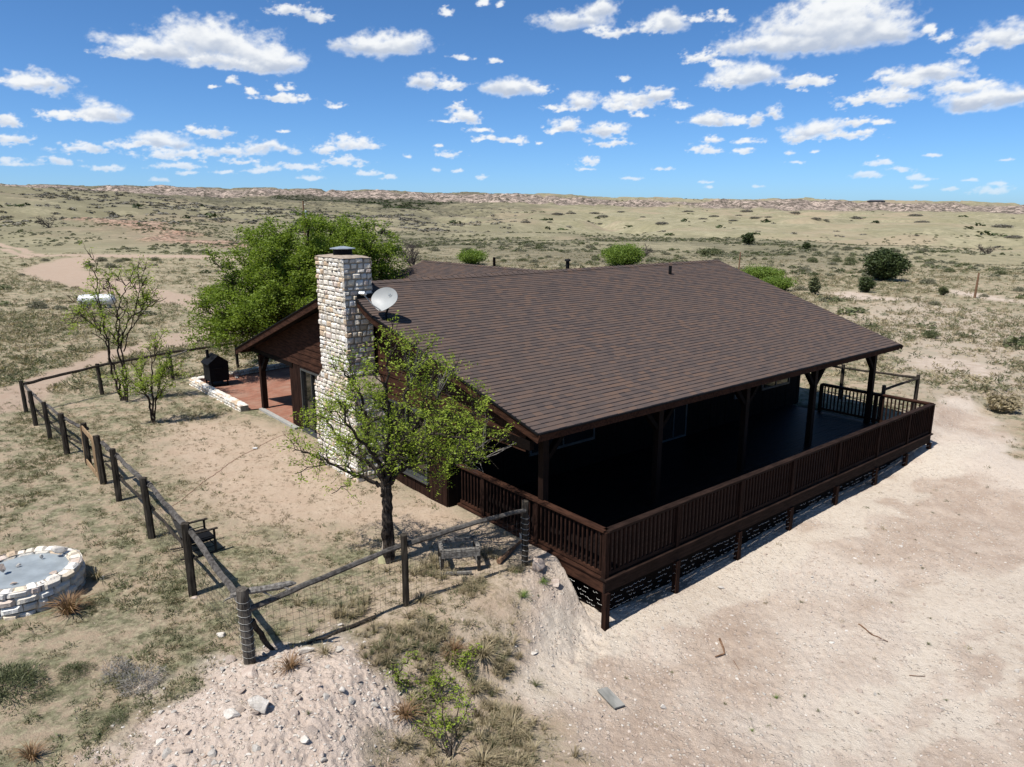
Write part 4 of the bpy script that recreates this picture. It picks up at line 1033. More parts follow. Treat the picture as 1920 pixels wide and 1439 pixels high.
def fence_rear():
    f = empty('fence', (0, 0, 0), 0, 'low post and rail fence across the back of the yard behind the two small trees', 'fence')
    P = [G(50, 774), G(192, 740), G(325, 712), G(446, 690), G(560, 660)]; hs = [1.08, 1.2, 1.22, 1.2, 1.1]
    for i in range(1, 5): post_mb(P[i][0], P[i][1], hs[i], .075, (-.05, 0) if i < 3 else (0, 0), 120 + i).build('post', M['post'], f)
    for i in range(4):
        rail_mb((*P[i], hs[i] - .08), (*P[i + 1], hs[i + 1] - .08), .055, 130 + i).build('top_rail', M['rail'] if i < 0 else M['post'], f)
    a = G(268, 705, 1.0); m = rail_mb((P[1][0] + 1.6, P[1][1] + 1.6, 1.12), (P[2][0] + .5, P[2][1] + .4, 1.14), .035, 140, 9, .06); m.build('pale_pole', M['grey'], f)
def fence_far():
    f = empty('fence', (HO[0], HO[1], 0), HROT, 'small dark post and rail corner of fence beyond the far end of the deck', 'fence')
    pts = [(14.75, 1.62, 1.25), (17.05, 1.5, 1.3), (16.8, 4.0, 1.3), (16.6, 8.0, 1.3)]
    for i, (u, v, h) in enumerate(pts):
        x, y = W2(u, v); g = hz1(x, y); m = MB(); tube(m, [(u, v, g - .1), (u, v, h * .5), (u, v, h)], [.07, .068, .065], 8); m.build('post', M['post'], f)
    for i in range(3):
        a, b = pts[i], pts[i + 1]; rail_mb((a[0], a[1], a[2] - (.14 if i == 0 else .12)), (b[0], b[1], b[2] - .12), .045, 150 + i).build('rail', M['post'], f)
M['grey2'] = wood('split_grey_post', (.05, .042, .034), (.17, .15, .125), (1, 1, .08), .95, .1, 30, .015)
C0 = fence_side(); fence_front(C0); fence_rear(); fence_far()

# ------------------------------------------------------------------ rocking chair
def build_chair():
    p = np.array([-6.36, 13.42]); g = hz1(*p); o = empty('rocking_chair', (p[0], p[1], g), 0, 'dark wooden rocking chair with woven back behind the side fence', 'chair')
    o.rotation_euler = (0, 0, R(41)); o.scale = (1.05, 1.1, .82)
    # local x forward
    for s in (-.27, .27):
        m = MB(); t = np.linspace(-1, 1, 11); tube(m, np.stack([t * .42, np.full(11, s), .035 + .05 * t * t], 1), .018, 6); m.build('rocker', M['post'], o)
        m = MB(); tube(m, [(.24, s, .05), (.24, s, .62)], .022, 7); m.build('leg', M['post'], o)
        m = MB(); tube(m, [(-.20, s, .05), (-.22, s, .5), (-.34, s, 1.05)], .022, 7); m.build('leg', M['post'], o)
        m = MB(); beam(m, (-.28, s, .64), (.31, s, .635), .06, .025); m.build('armrest', M['post'], o)
        m = MB(); tube(m, [(-.2, s, .2), (.24, s, .2)], .012, 5); tube(m, [(-.22, s, .46), (.24, s, .46)], .012, 5); m.build('side_stretcher', M['post'], o)
    m = MB(); box(m, (-.23, -.26, .385), (.26, .26, .41)); m.build('seat', M['black'], o)
    m = MB()
    for z in (.2, .36): tube(m, [(.24, -.27, z), (.24, .27, z)], .013, 5)
    m.build('front_stretcher', M['post'], o)
    m = MB(); n = 9; Y, T = np.meshgrid(np.linspace(-.26, .26, n), np.linspace(0, 1, 7)); X = -.24 - .10 * T - .035 * (1 - (Y / .26) ** 2); Z = .5 + .5 * T + .03 * (Y / .26) ** 2 * T
    i = (np.arange(6)[:, None] * n + np.arange(n - 1)).ravel(); F = np.stack([i, i + 1, i + n + 1, i + n], 1); V = np.stack([X.ravel(), Y.ravel(), Z.ravel()], 1)
    m.add(V, F); m.add(V - (.02, 0, 0), F[:, ::-1]); m.build('back_panel', M['woven'], o)
    m = MB(); tube(m, np.stack([-.35 - .03 * (1 - (np.linspace(-1, 1, 7)) ** 2), np.linspace(-.27, .27, 7), 1.03 + .03 * np.linspace(-1, 1, 7) ** 2], 1), .02, 6); m.build('top_slat', M['post'], o)
M['woven'] = plain('woven_grey', (.10, .095, .09), .9, 0, .2, .5, 40)
build_chair()
# ------------------------------------------------------------------ open wooden stand near tree
def build_stand():
    p = G(860, 1062); o = empty('wooden_stand', (p[0], p[1], hz1(*p) + .03), math.radians(12), 'weathered grey open wooden table frame without a top, beside the tree', 'table frame')
    A = [(-.34, -.22), (.36, -.24), (.36, .26), (-.34, .24)]
    m = MB()
    for i in range(4):
        a, b = A[i], A[(i + 1) % 4]; beam(m, (*a, .42), (*b, .42), .075, .055)
    m.build('top_frame', M['grey'], o)
    m = MB(); beam(m, (-.36, -.27, .36), (.38, -.29, .36), .02, .12); m.build('front_apron', M['grey'], o)
    for a in A:
        m = MB(); box(m, (a[0] - .03, a[1] - .03, -.04), (a[0] + .03, a[1] + .03, .40)); m.build('leg', M['post'], o)
    m = MB(); beam(m, (-.40, -.3, .02), (.2, -.38, .02), .06, .04); beam(m, (-.36, -.22, .06), (-.34, .24, .08), .03, .05); beam(m, (.36, -.24, .06), (.36, .26, .06), .03, .05); m.build('bottom_brace', M['grey'], o)
build_stand()
def build_shovel():
    p = G(718, 1057); o = empty('shovel', (p[0], p[1], hz1(*p)), 0, 'shovel with pale handle and pale yellow blade leaning on the tree trunk', 'shovel')
    m = MB(); tube(m, [(0, 0, .24), (.07, .12, 1.05)], .016, 7); m.build('handle', M['handle'], o)
    m = MB(); n = 7; S, T = np.meshgrid(np.linspace(-1, 1, n), np.linspace(0, 1, 6)); w_ = .09 * (1 - .25 * T ** 4)
    X = S * w_; Y = -.03 - .02 * (1 - S * S) + T * .04; Z = .0 + .27 * T; i = (np.arange(5)[:, None] * n + np.arange(n - 1)).ravel(); F = np.stack([i, i + 1, i + n + 1, i + n], 1)
    V = np.stack([X.ravel(), Y.ravel(), Z.ravel()], 1); m.add(V, F); m.add(V + (0, .006, 0), F[:, ::-1]); m.build('blade', M['yellow'], o)
build_shovel()

# ------------------------------------------------------------------ rocks
def ico(sub):
    import bmesh
    bm = bmesh.new(); bmesh.ops.create_icosphere(bm, subdivisions=sub, radius=1.0); V = np.array([v.co[:] for v in bm.verts]); F = np.array([[v.index for v in f.verts] for f in bm.faces]); bm.free(); return V, F
I1, I2, I3 = ico(1), ico(2), ico(3)
def rockV(seed, base, k=9, rough=.05):
    rs = np.random.RandomState(seed); V = base[0].copy()
    for _ in range(k):
        n = rs.normal(size=3); n /= np.linalg.norm(n); lim = rs.uniform(.33, .7); d = V @ n; V -= np.clip(d - lim, 0, None)[:, None] * n
    V *= 1 + rs.uniform(-rough, rough, (len(V), 1)); return V
def rock(px, py, sx, sy, sz, label, mat='rock', seed=0, rz=0, z=None, cat='rock', group=None, sink=.25):
    p = G(px, py); 
    if z is None:
        g = hz1(*p)
        for _ in range(4): p = G(px, py, g); g = hz1(*p)
    else: g = z; p = G(px, py, g)
    V = rockV(seed, I3, 11, .02) * (sx, sy, sz); o = mesh_np('rock', V, I3[1], M[mat]); o.location = (p[0], p[1], g + sz * (.6 - sink)); o.rotation_euler = (0, 0, rz)
    return tag(o, label, cat, group)
rock(490, 1328, .20, .17, .20, 'largest round white boulder on the rubble mound', seed=1, rz=.5)
rock(430, 1340, .17, .12, .08, 'flat white angular slab just left of the round boulder', seed=2, rz=-.5)
rock(413, 1193, .15, .08, .07, 'pale flat stone lying in grass left of the corner post', seed=3, rz=-.7)
rock(470, 1262, .19, .12, .07, 'broad flat pinkish stone at the foot of the corner post', 'rockp', seed=4, rz=-.3)
rock(578, 1222, .16, .07, .06, 'long pale stone under the wire fence beside the fence shadow bar', seed=5, rz=.4)
rock(364, 1122, .11, .05, .035, 'thin flat stone at the foot of the second side fence post', 'rockp', seed=6, rz=.1)
rock(1010, 1066, .26, .15, .15, 'lumpy pinkish limestone block under the deck corner rail', 'rockp', seed=7, rz=-.3)
rock(1042, 1085, .16, .12, .10, 'smaller pinkish block on the bank right of the limestone block', 'rockp', seed=8)
rock(520, 1290, .07, .06, .05, 'white chunk just above the round boulder', seed=31, rz=.4)
rock(560, 1300, .08, .06, .05, 'pinkish chunk upper right of the round boulder', 'rockp', seed=32, rz=.9)
rock(640, 1297, .06, .05, .05, 'pale chunk at the right end of the stone line on the mound', seed=33)
rock(600, 1290, .055, .05, .04, 'pink chunk in the stone line on the mound', 'rockp', seed=34, rz=1.2)
rock(302, 1395, .09, .07, .06, 'pale angular stone low on the left of the mound', seed=35, rz=.2)
rock(350, 1375, .07, .05, .04, 'flat brownish stone left of the white slab', 'rockp', seed=36, rz=.5)
rock(574, 1395, .07, .055, .06, 'small white stone low on the mound below the boulder', seed=9)
rock(604, 1416, .05, .05, .05, 'small dark-faced stone near the bottom edge of the mound', 'rockp', seed=10)
rock(307, 1362, .09, .06, .04, 'flat pink stone on the left side of the mound', 'rockp', seed=11, rz=.8)
rock(400, 1272, .08, .05, .04, 'brownish stone on top edge of the mound', 'rockp', seed=12)
rock(1003, 1215, .10, .07, .035, 'flat pale stone on the bare dirt above the board', seed=13)
rock(192, 1085, .08, .07, .03, 'loose flat grey slab beside the stone fire ring', seed=14)
rock(215, 1262, .045, .04, .03, 'small lone white stone in the grass below the fire ring', seed=15)
rock(1242, 1328, .07, .06, .05, 'white stone with a green sprout on the right-hand dirt', seed=16)
rock(1690, 1025, .07, .05, .03, 'isolated pale stone on the upper right dirt slope', seed=17)
rock(1560, 1205, .08, .05, .03, 'whitish stone in the middle of the right dirt slope', seed=18)

# ------------------------------------------------------------------ stone fire ring with cover
def build_ring():
    c = np.array([-8.76, 11.78]); Rr = .90; root = empty('fire_ring', (c[0], c[1], 0), 0, 'round white limestone fire ring with a blue grey cover, at the left edge', 'fire ring')
    rng = random.Random(31); m = MB(); L = 2 * math.pi * Rr
    stones(m, rng, lambda z: (0, L), -.05, .47, lambda a, z, d: np.stack([(Rr + d) * np.cos(a / Rr), (Rr + d) * np.sin(a / Rr), z], 1), (.10, .15), (.16, .36), (.02, .06))
    ri = Rr - .19
    stones(m, rng, lambda z: (0, L), 0, .20, lambda a, z, d: np.stack([(Rr - z + .02) * np.cos(a / Rr), (Rr - z + .02) * np.sin(a / Rr), .46 + d * 1.0 + 0 * z], 1), (.17, .20), (.13, .30), (.0, .035))
    stones(m, rng, lambda z: (0, 2 * math.pi * ri), .2, .45, lambda a, z, d: np.stack([(ri - d * .5) * np.cos(-a / ri), (ri - d * .5) * np.sin(-a / ri), z], 1), (.1, .14), (.16, .3), (.02, .04))
    m.build('stone_wall', M['stone'], root, usecol=True)
    m = MB(); a = np.linspace(0, 2 * math.pi, 49)[:-1]; V = [(Rr - .04) * np.array([math.cos(t), math.sin(t), 0]) for t in a] + [(ri + .02) * np.array([math.cos(t), math.sin(t), 0]) for t in a]
    V = np.array(V); V1 = V + (0, 0, -.05); V2 = V + (0, 0, .455); j = np.arange(48); k = (j + 1) % 48
    m.add(np.concatenate([V1, V2]), np.concatenate([np.stack([j, k, k + 96, j + 96], 1), np.stack([j + 96, k + 96, k + 144, j + 144], 1), np.stack([k + 48, j + 48, j + 144, k + 144], 1)]))
    m.build('mortar_core', M['mortar'], root)
    m = MB(); rr = random.Random(5); V = [(0, 0, .405)]; n = 48; V = [np.array([0, 0, .40])]
    for q in (.35, .7, 1.0):
        for i in range(n): V.append(np.array([(ri + .01) * q * math.cos(i * 2 * math.pi / n), (ri + .01) * q * math.sin(i * 2 * math.pi / n), .40 + rr.uniform(-.004, .004) + .012 * q]))
    F3 = np.array([[0, 1 + i, 1 + (i + 1) % n] for i in range(n)]); i = np.arange(n); F4 = np.concatenate([np.stack([1 + q * n + i, 1 + (q + 1) * n + i, 1 + (q + 1) * n + (i + 1) % n, 1 + q * n + (i + 1) % n], 1) for q in (0, 1)])
    m.add(np.array(V), [F3, F4]); m.build('cover', M['cover'], root, smooth=True)
    L_ = [((113, 1033), (.15, .10, .09), 'largest pale stone resting on the back rim of the fire ring', .52), ((104, 1078), (.10, .055, .05), 'brown grey stone lying on the right of the ring cover', .43),
          ((54, 1098), (.08, .04, .03), 'long white stone on the front of the ring cover', .43), ((26, 1095), (.06, .04, .03), 'dark grey stone on the front left of the ring cover', .43),
          ((35, 1061), (.06, .03, .035), 'pale stone on the left back of the ring cover', .43), ((5, 1070), (.10, .10, .09), 'tall brown stone on the left rim of the fire ring', .48), ((78, 1047), (.03, .035, .05), 'small upright stone against the back rim', .43), ((77, 1097), (.012, .02, .05), 'tiny upright dark stone on the front of the cover', .43)]
    for i, (p, s_, l, z) in enumerate(L_): rock(p[0], p[1], *s_, l, 'rock' if 'brown' not in l and 'dark' not in l else 'rockp', 200 + i, .3 * i, z=z, sink=.1)
build_ring()

# ------------------------------------------------------------------ propane tank
def build_tank():
    p = G(183, 577); o = empty('propane_tank', (p[0], p[1], hz1(*p)), math.radians(12), 'white horizontal propane tank on short legs in the grass', 'propane tank')
    m = MB(); n = 15; t = np.linspace(-1.3, 1.3, n); r = np.where(np.abs(t) > 1.0, .40 * np.sqrt(np.clip(1 - ((np.abs(t) - 1.0) / .31) ** 2, 0, 1)), .40)
    tube(m, np.stack([t, 0 * t, 0 * t + .62], 1), np.maximum(r, .02), 22); m.build('vessel', M['white'], o, smooth=True)
    m = MB(); tube(m, [(0, 0, 1.0), (0, 0, 1.13)], .13, 14); m.build('valve_dome', M['white'], o)
    for x in (-.8, .8):
        m = MB(); box(m, (x - .07, -.28, 0), (x + .07, .28, .3)); m.build('leg', M['conc'], o)
build_tank()
# ------------------------------------------------------------------ poles
def on(px, y):     # plan position at photo column px and forward distance y
    return np.array([(px - 960) / FPX * y * 1.0, y])
def plan(px, py, y):
    d = ray(px, py); k = y / d[1]; return np.array([d[0] * k, y]), EYE + d[2] * k
def build_poles():
    (p, zt) = plan(568, 377, 150); g = hz1(*p); o = empty('utility_pole', (*p, g), 0, 'brown utility pole with a grey transformer behind the big green tree', 'utility pole')
    h = zt - g
    m = MB(); tube(m, [(0, 0, -.3), (0, 0, h)], [.20, .15], 9); m.build('pole', M['log'], o)
    m = MB(); tube(m, [(.42, 0, h - 3.2), (.42, 0, h - 2.0)], .27, 12); tube(m, [(.42, 0, h - 2.0), (.42, 0, h - 1.85)], [.2, .08], 10); m.build('transformer', M['metal'], o)
    m = MB(); tube(m, [(0, 0, h - .9), (.45, 0, h - .7)], .05, 6); m.build('bracket', M['metal'], o)
    for px, pt, pb, y, l in ((1827, 512, 560, None, 'thin bare wooden pole standing alone in the right-hand grass'), (1385, 473, 507, None, 'thin brown wooden pole rising behind the far end of the roof')):
        p = G(px, pb); g = hz1(*p); _, zt = plan(px, pt, p[1]); m = MB(); tube(m, [(0, 0, -.2), (.04, 0, (zt - g) * .5), (.07, 0, zt - g)], [.10, .085, .07], 8)
        q = m.build('wooden_pole', M['log'], None); q.location = (*p, g); tag(q, l, 'pole')
build_poles()
def build_far_house():
    (p, z) = plan(1643, 376, 2120); g = hz1(*p); o = empty('distant_house', (*p, g - 1), 0, 'distant dark low building on the skyline above the right rim', 'building')
    m = MB(); box(m, (-22, -8, -4), (22, 8, 4.2)); m.build('wall', M['dark'], o)
    m = MB(); V = [(-25, -10, 4), (25, -10, 4), (25, 10, 4), (-25, 10, 4), (-17, 0, 8), (17, 0, 8)]; m.add(V, [np.array([[0, 1, 5, 4], [2, 3, 4, 5]]), np.array([[1, 2, 5], [3, 0, 4]])]); m.build('roof', M['slate'], o)
    m = MB()
    for x in (-18, -9, 0, 9, 18): box(m, (x - 2.5, -8.1, 0), (x + 2.5, -8.02, 2.6))
    m.build('window', M['glass'], o)
M['slate'] = plain('slate_roof', (.10, .10, .11), .8)
build_far_house()
# ------------------------------------------------------------------ small things on the ground
def ground_bits():
    c = G(1145, 1315, -1.2); g = hz1(*c); c = G(1145, 1315, g)
    m = MB(); n = 6; box(m, (-.10, -.24, 0), (.10, .24, .022)); o = m.build('board', M['board'], None); o.location = (c[0], c[1], hz1(*c) + .04); o.rotation_euler = (.03, .05, R(28)); tag(o, 'weathered grey board lying flat on the right-hand dirt', 'board')
    def stick(pts, r, label, mat='log', name='stick', cat='stick'):
        P = []
        for a, b in pts:
            p = G(a, b, -1.1); g = hz1(*p); p = G(a, b, g); P.append((p[0], p[1], hz1(*p) + r * 1.2))
        P = np.array(P); t = np.linspace(0, len(P) - 1, 4 * len(P)); P2 = np.stack([np.interp(t, np.arange(len(P)), P[:, k]) for k in range(3)], 1)
        P2[:, 2] = [max(z, hz1(x, y) + r * .9) for x, y, z in P2]
        m = MB(); tube(m, P2, np.linspace(r, r * .5, len(P2)), 6); tag(m.build(name, M[mat], None), label, cat)
    stick([(1349, 1200), (1356, 1216), (1358, 1230), (1341, 1234)], .022, 'curled reddish stick standing out on the right-hand dirt')
    stick([(1610, 1172), (1635, 1190), (1665, 1203)], .014, 'forked thin brown stick on the right slope')
    stick([(1705, 1267), (1735, 1269)], .008, 'short straight twig near the right edge')
    stick([(700, 1405), (620, 1440)], .01, 'thin bare twig at the bottom of the mound', 'twig')
    stick([(1375, 1240), (1381, 1250), (1386, 1258)], .007, 'tiny curved twig below the curled stick')
    stick([(935, 1063), (978, 1045)], .055, 'reddish brown log lying against the last fence post by the deck', 'log', 'log', 'log')
    stick([(980, 1042), (975, 1030)], .05, 'short pale block beside the last fence post', 'conc', 'block', 'block')
    # red cord across the yard
    P = []
    rs = random.Random(2)
    for a, b in [(540, 812), (500, 830), (470, 847), (440, 862), (410, 885), (380, 905), (340, 938), (322, 950)]:
        p = G(a, b); P.append((p[0], p[1], hz1(*p) + .015))
    P = np.array(P); t = np.linspace(0, len(P) - 1, 60); P2 = np.stack([np.interp(t, np.arange(len(P)), P[:, k]) for k in range(3)], 1)
    P2[:, 0] += [rs.uniform(-.02, .02) for _ in P2]; P2[:, 2] = [hz1(x, y) + .010 for x, y, z in P2]
    m = MB(); tube(m, P2, .005, 5); tag(m.build('cord', M['hose'], None), 'thin red cord lying across the bare yard', 'cord')
    p = G(478, 843); m = MB(); tube(m, [(-.06, 0, .03), (.05, .02, .03), (.07, .03, .035)], [.02, .03, .015], 7); q = m.build('hose_nozzle', M['white'], None); q.location = (*p, hz1(*p)); tag(q, 'small white nozzle lying on the yard beside the cord', 'nozzle')
    p = G(445, 712); m = MB(); V = rockV(77, I2, 6) * (.09, .07, .06); q = mesh_np('river_stone', V, I2[1], M['conc']); q.location = (*p, .09); tag(q, 'small grey stone on the brick patio near the curb', 'stone')
ground_bits()

# ------------------------------------------------------------------ trees
def grow(rs, base, limbs, nsub, ntwig, lsub, ltwig, r0, crown, up=.25, gnarl=.12, twigr=.006, leafp=.7):
    """limbs: list of polylines (list of points) with start radius. Returns wood MB and leaf anchor points"""
    m = MB(); anchors = []
    def curve(p, q, n, jit, lift=0):
        t = np.linspace(0, 1, n)[:, None]; P = p + (q - p) * t; L = np.linalg.norm(q - p)
        P = P + rs.normal(size=(n, 3)) * jit * L * np.sin(t * math.pi) * .5; P[:, 2] += lift * L * np.sin(t[:, 0] * math.pi); return P
    for li, (pts, ra, rb) in enumerate(limbs):
        pts = np.asarray(pts, float); t = np.linspace(0, len(pts) - 1, 5 * len(pts))
        P = np.stack([np.interp(t, np.arange(len(pts)), pts[:, k]) for k in range(3)], 1)
        for _ in range(2): P[1:-1] = (P[:-2] + P[2:] + 2 * P[1:-1]) / 4
        L = np.linalg.norm(pts[-1] - pts[0]); P[1:] += rs.normal(size=(len(P) - 1, 3)) * gnarl * .08 * L
        rad = ra + (rb - ra) * np.linspace(0, 1, len(P)) ** .8; tube(m, P, rad, 8)
        for s in range(0 if (li == 0 and len(pts) <= 4 and ra > .09) else nsub):
            f = rs.uniform(.28, 1.0); i = int(f * (len(P) - 1)); p = P[i]; d = P[i] - P[max(i - 2, 0)]; d /= np.linalg.norm(d) + 1e-9
            e = d * rs.uniform(.3, 1.0) + rs.normal(size=3) * .75 + (0, 0, up); e /= np.linalg.norm(e)
            ln = lsub * rs.uniform(.55, 1.2) * (1.15 - .35 * f); q = p + e * ln; q = crown(q, p)
            Q = curve(p, q, 7, gnarl, .06); rr = max(rad[i] * .5, twigr * 2); tube(m, Q, np.linspace(min(rr, rad[i] * .8), twigr * 1.3, 7), 5)
            for w_ in range(ntwig):
                f2 = rs.uniform(.25, 1.0); j = int(f2 * 6); p2 = Q[j]; d2 = Q[j] - Q[max(j - 1, 0)]; d2 /= np.linalg.norm(d2) + 1e-9
                e2 = d2 * rs.uniform(.4, 1) + rs.normal(size=3) * .6 + (0, 0, up * .8); e2 /= np.linalg.norm(e2); l2 = ltwig * rs.uniform(.5, 1.3)
                T = curve(p2, p2 + e2 * l2, 5, gnarl, .04); tube(m, T, np.linspace(twigr * 1.1, twigr * .45, 5), 4, cap=False)
                if rs.rand() < leafp: anchors += [T[2], T[3], T[4]]
                elif rs.rand() < .3: anchors.append(T[4])
    return m, np.array(anchors)
def leaves(rs, A, per, spread, size, flat=.6, leafF=None):
    n = len(A) * per; c = np.repeat(A, per, 0) + rs.normal(size=(n, 3)) * spread * (1, 1, flat)
    a = rs.normal(size=(n, 3)); a[:, 2] *= .5; a /= np.linalg.norm(a, axis=1)[:, None]; b = rs.normal(size=(n, 3)); b -= a * (a * b).sum(1)[:, None]; b /= np.linalg.norm(b, axis=1)[:, None]
    s = size * rs.uniform(.6, 1.3, (n, 1)); V = np.stack([c - a * s, c - b * s * .42 + a * s * .1, c + a * s, c + b * s * .42 + a * s * .1], 1).reshape(-1, 3)
    F = np.arange(n * 4).reshape(-1, 4); col = np.repeat(np.clip(np.repeat(rs.uniform(.0, .8, len(A)), per) * .6 + rs.uniform(0, .5, n), 0, 1), 4)
    return V, F, np.stack([col] * 3, 1)
def mk_tree(name, base, limbs, prm, leafprm, label, cat, lm, bark='bark', group=None, seed=0, crown=None, stuff=False):
    rs = np.random.RandomState(seed); g = hz1(base[0], base[1]); root = empty(name, (base[0], base[1], g), 0, label, cat, group)
    m, A = grow(rs, base, limbs, crown=crown or (lambda q, p: q), **prm); m.build('trunk', M[bark], root)
    if len(A):
        V, F, c = leaves(rs, A, *leafprm); mesh_np('crown', V, F, M[lm], root, col=c)
    return root
def near_tree():
    b = G(728, 1055); rs = np.random.RandomState(5)
    def T(px, py, dy):      # point in the crown at photo position, offset dy in depth from the trunk
        y = b[1] + dy; d = ray(px, py); k = y / d[1]; return np.array([d[0] * k - b[0], dy, EYE + d[2] * k])
    f = T(724, 905, 0)
    limbs = [([(0, 0, -.1), (.0, 0, .5), (.01, 0, 1.0), f], .095, .10)]
    tg = [((700, 905), (660, 890), (600, 862), (566, 845), .2, .05), ((705, 880), (670, 860), (630, 815), (600, 770), .6, .05), ((705, 870), (690, 800), (672, 740), (640, 690), .1, .06), ((722, 870), (735, 800), (722, 730), (735, 655), -.2, .07),
          ((735, 860), (750, 790), (765, 720), (778, 668), .5, .06), ((740, 870), (775, 810), (815, 755), (845, 715), .3, .06), ((745, 885), (790, 868), (840, 870), (905, 862), -.3, .055), ((745, 880), (800, 840), (860, 800), (905, 765), .3, .05),
          ((730, 880), (745, 840), (790, 790), (810, 700), -.7, .05), ((715, 880), (690, 840), (650, 800), (645, 755), -.8, .05), ((735, 870), (760, 830), (820, 810), (880, 830), -.9, .045), ((745, 885), (810, 855), (880, 850), (940, 845), .1, .04)]
    for a, c, d, e, dy, r in tg:
        limbs.append(([f - (0, 0, .12), T(*a, dy * .2), T(*c, dy * .6), T(*d, dy), T(*e, dy * 1.2)], r, .014))
    prm = dict(nsub=10, ntwig=7, lsub=.70, ltwig=.36, r0=.1, up=.30, gnarl=.12, twigr=.0055, leafp=.78)
    root = mk_tree('mesquite_tree', b, limbs, prm, (9, .055, .027, .8), 'small gnarled tree with sparse new leaves in front of the stone chimney', 'tree', 'leafy', seed=5)
    m = MB()      # knotty burls at the fork and second stem
    rr = np.random.RandomState(3)
    tube(m, [(.07, .02, -.1), (.09, .0, .5), (.06, 0, 1.0), f + (.03, 0, 0)], [.06, .052, .055, .07], 8)
    for k in range(7):
        V = rockV(300 + k, I2, 5, .12) * rr.uniform(.045, .085) * (1, 1, 1.3); m.add(V + f + rr.normal(size=3) * (.05, .04, .12) - (0, 0, .08), I2[1])
    m.build('burl', M['bark'], root)
    # dead pale twigs
    for (bx, by), (ex, ey) in [((770, 720), (790, 655)), ((772, 700), (762, 660)), ((775, 700), (800, 668)), ((770, 710), (775, 650)), ((820, 745), (845, 690)), ((820, 745), (830, 700)), ((820, 750), (800, 710)), ((860, 868), (905, 855)), ((860, 868), (915, 830)), ((880, 868), (912, 888)), ((905, 845), (912, 780)), ((640, 770), (628, 745)), ((905, 862), (960, 835)), ((840, 868), (900, 885)), ((690, 800), (700, 760))]:
        m = MB()
        for q in range(3):
            a = T(bx, by, 0.05 if q == 0 else 0.05); c = T(ex + rr.uniform(-9, 9), ey + rr.uniform(-6, 6), rr.uniform(-.3, .2)); mid = (a + c) / 2 + rr.normal(size=3) * .04; tube(m, [a, mid, c], [.010, .008, .003], 4)
        m.build('dead_twig', M['twig'], root)
near_tree()
def small_trees():
    b = G(228, 755)
    def mkT(b):
        def T(px, py, dy):
            y = b[1] + dy; d = ray(px, py); k = y / d[1]; return np.array([d[0] * k - b[0], dy, EYE + d[2] * k])
        return T
    T = mkT(b)
    limbs = []
    for P, r in [([(232, 752), (218, 705), (205, 655), (192, 625), (165, 590), (150, 560)], .085), ([(228, 752), (212, 700), (200, 640), (188, 570), (178, 520), (186, 492)], .09), ([(236, 752), (228, 690), (220, 630), (222, 580), (232, 545), (250, 520)], .08), ([(238, 752), (236, 700), (228, 640), (240, 600), (280, 575), (310, 560)], .07),
                 ([(220, 640), (225, 600), (210, 560), (205, 530)], .04), ([(232, 660), (245, 610), (260, 560), (262, 525)], .045), ([(190, 620), (160, 600), (138, 580)], .03), ([(228, 640), (260, 600), (275, 560)], .035)]:
        dy = random.Random(P[-1][0]).uniform(-1, 1); limbs.append(([T(*q, dy * i / len(P)) for i, q in enumerate(P)], r * .55, .010))
    prm = dict(nsub=8, ntwig=5, lsub=.8, ltwig=.45, r0=.1, up=.4, gnarl=.08, twigr=.008, leafp=.55)
    mk_tree('locust_tree', b, limbs, prm, (7, .07, .04, .7), 'taller slender multi stem tree with thin leaves near the rear fence', 'tree', 'leafy', 'barkd', seed=12)
    b = G(288, 795); T = mkT(b); limbs = []
    for P, r in [([(287, 792), (278, 750), (268, 720), (255, 690), (240, 670)], .06), ([(288, 792), (286, 740), (282, 700), (290, 665), (297, 640)], .055), ([(290, 792), (292, 750), (302, 710), (318, 680)], .045), ([(286, 760), (262, 725), (235, 710)], .035), ([(288, 750), (305, 730), (318, 705)], .03)]:
        dy = random.Random(P[-1][0]).uniform(-.6, .6); limbs.append(([T(*q, dy * i / len(P)) for i, q in enumerate(P)], r * .68, .009))
    prm = dict(nsub=8, ntwig=5, lsub=.55, ltwig=.32, r0=.1, up=.35, gnarl=.12, twigr=.008, leafp=.7)
    mk_tree('locust_tree', b, limbs, prm, (8, .06, .035, .7), 'short bushy young tree with yellow green leaves inside the yard', 'tree', 'leafy', 'barkd', seed=22)
small_trees()
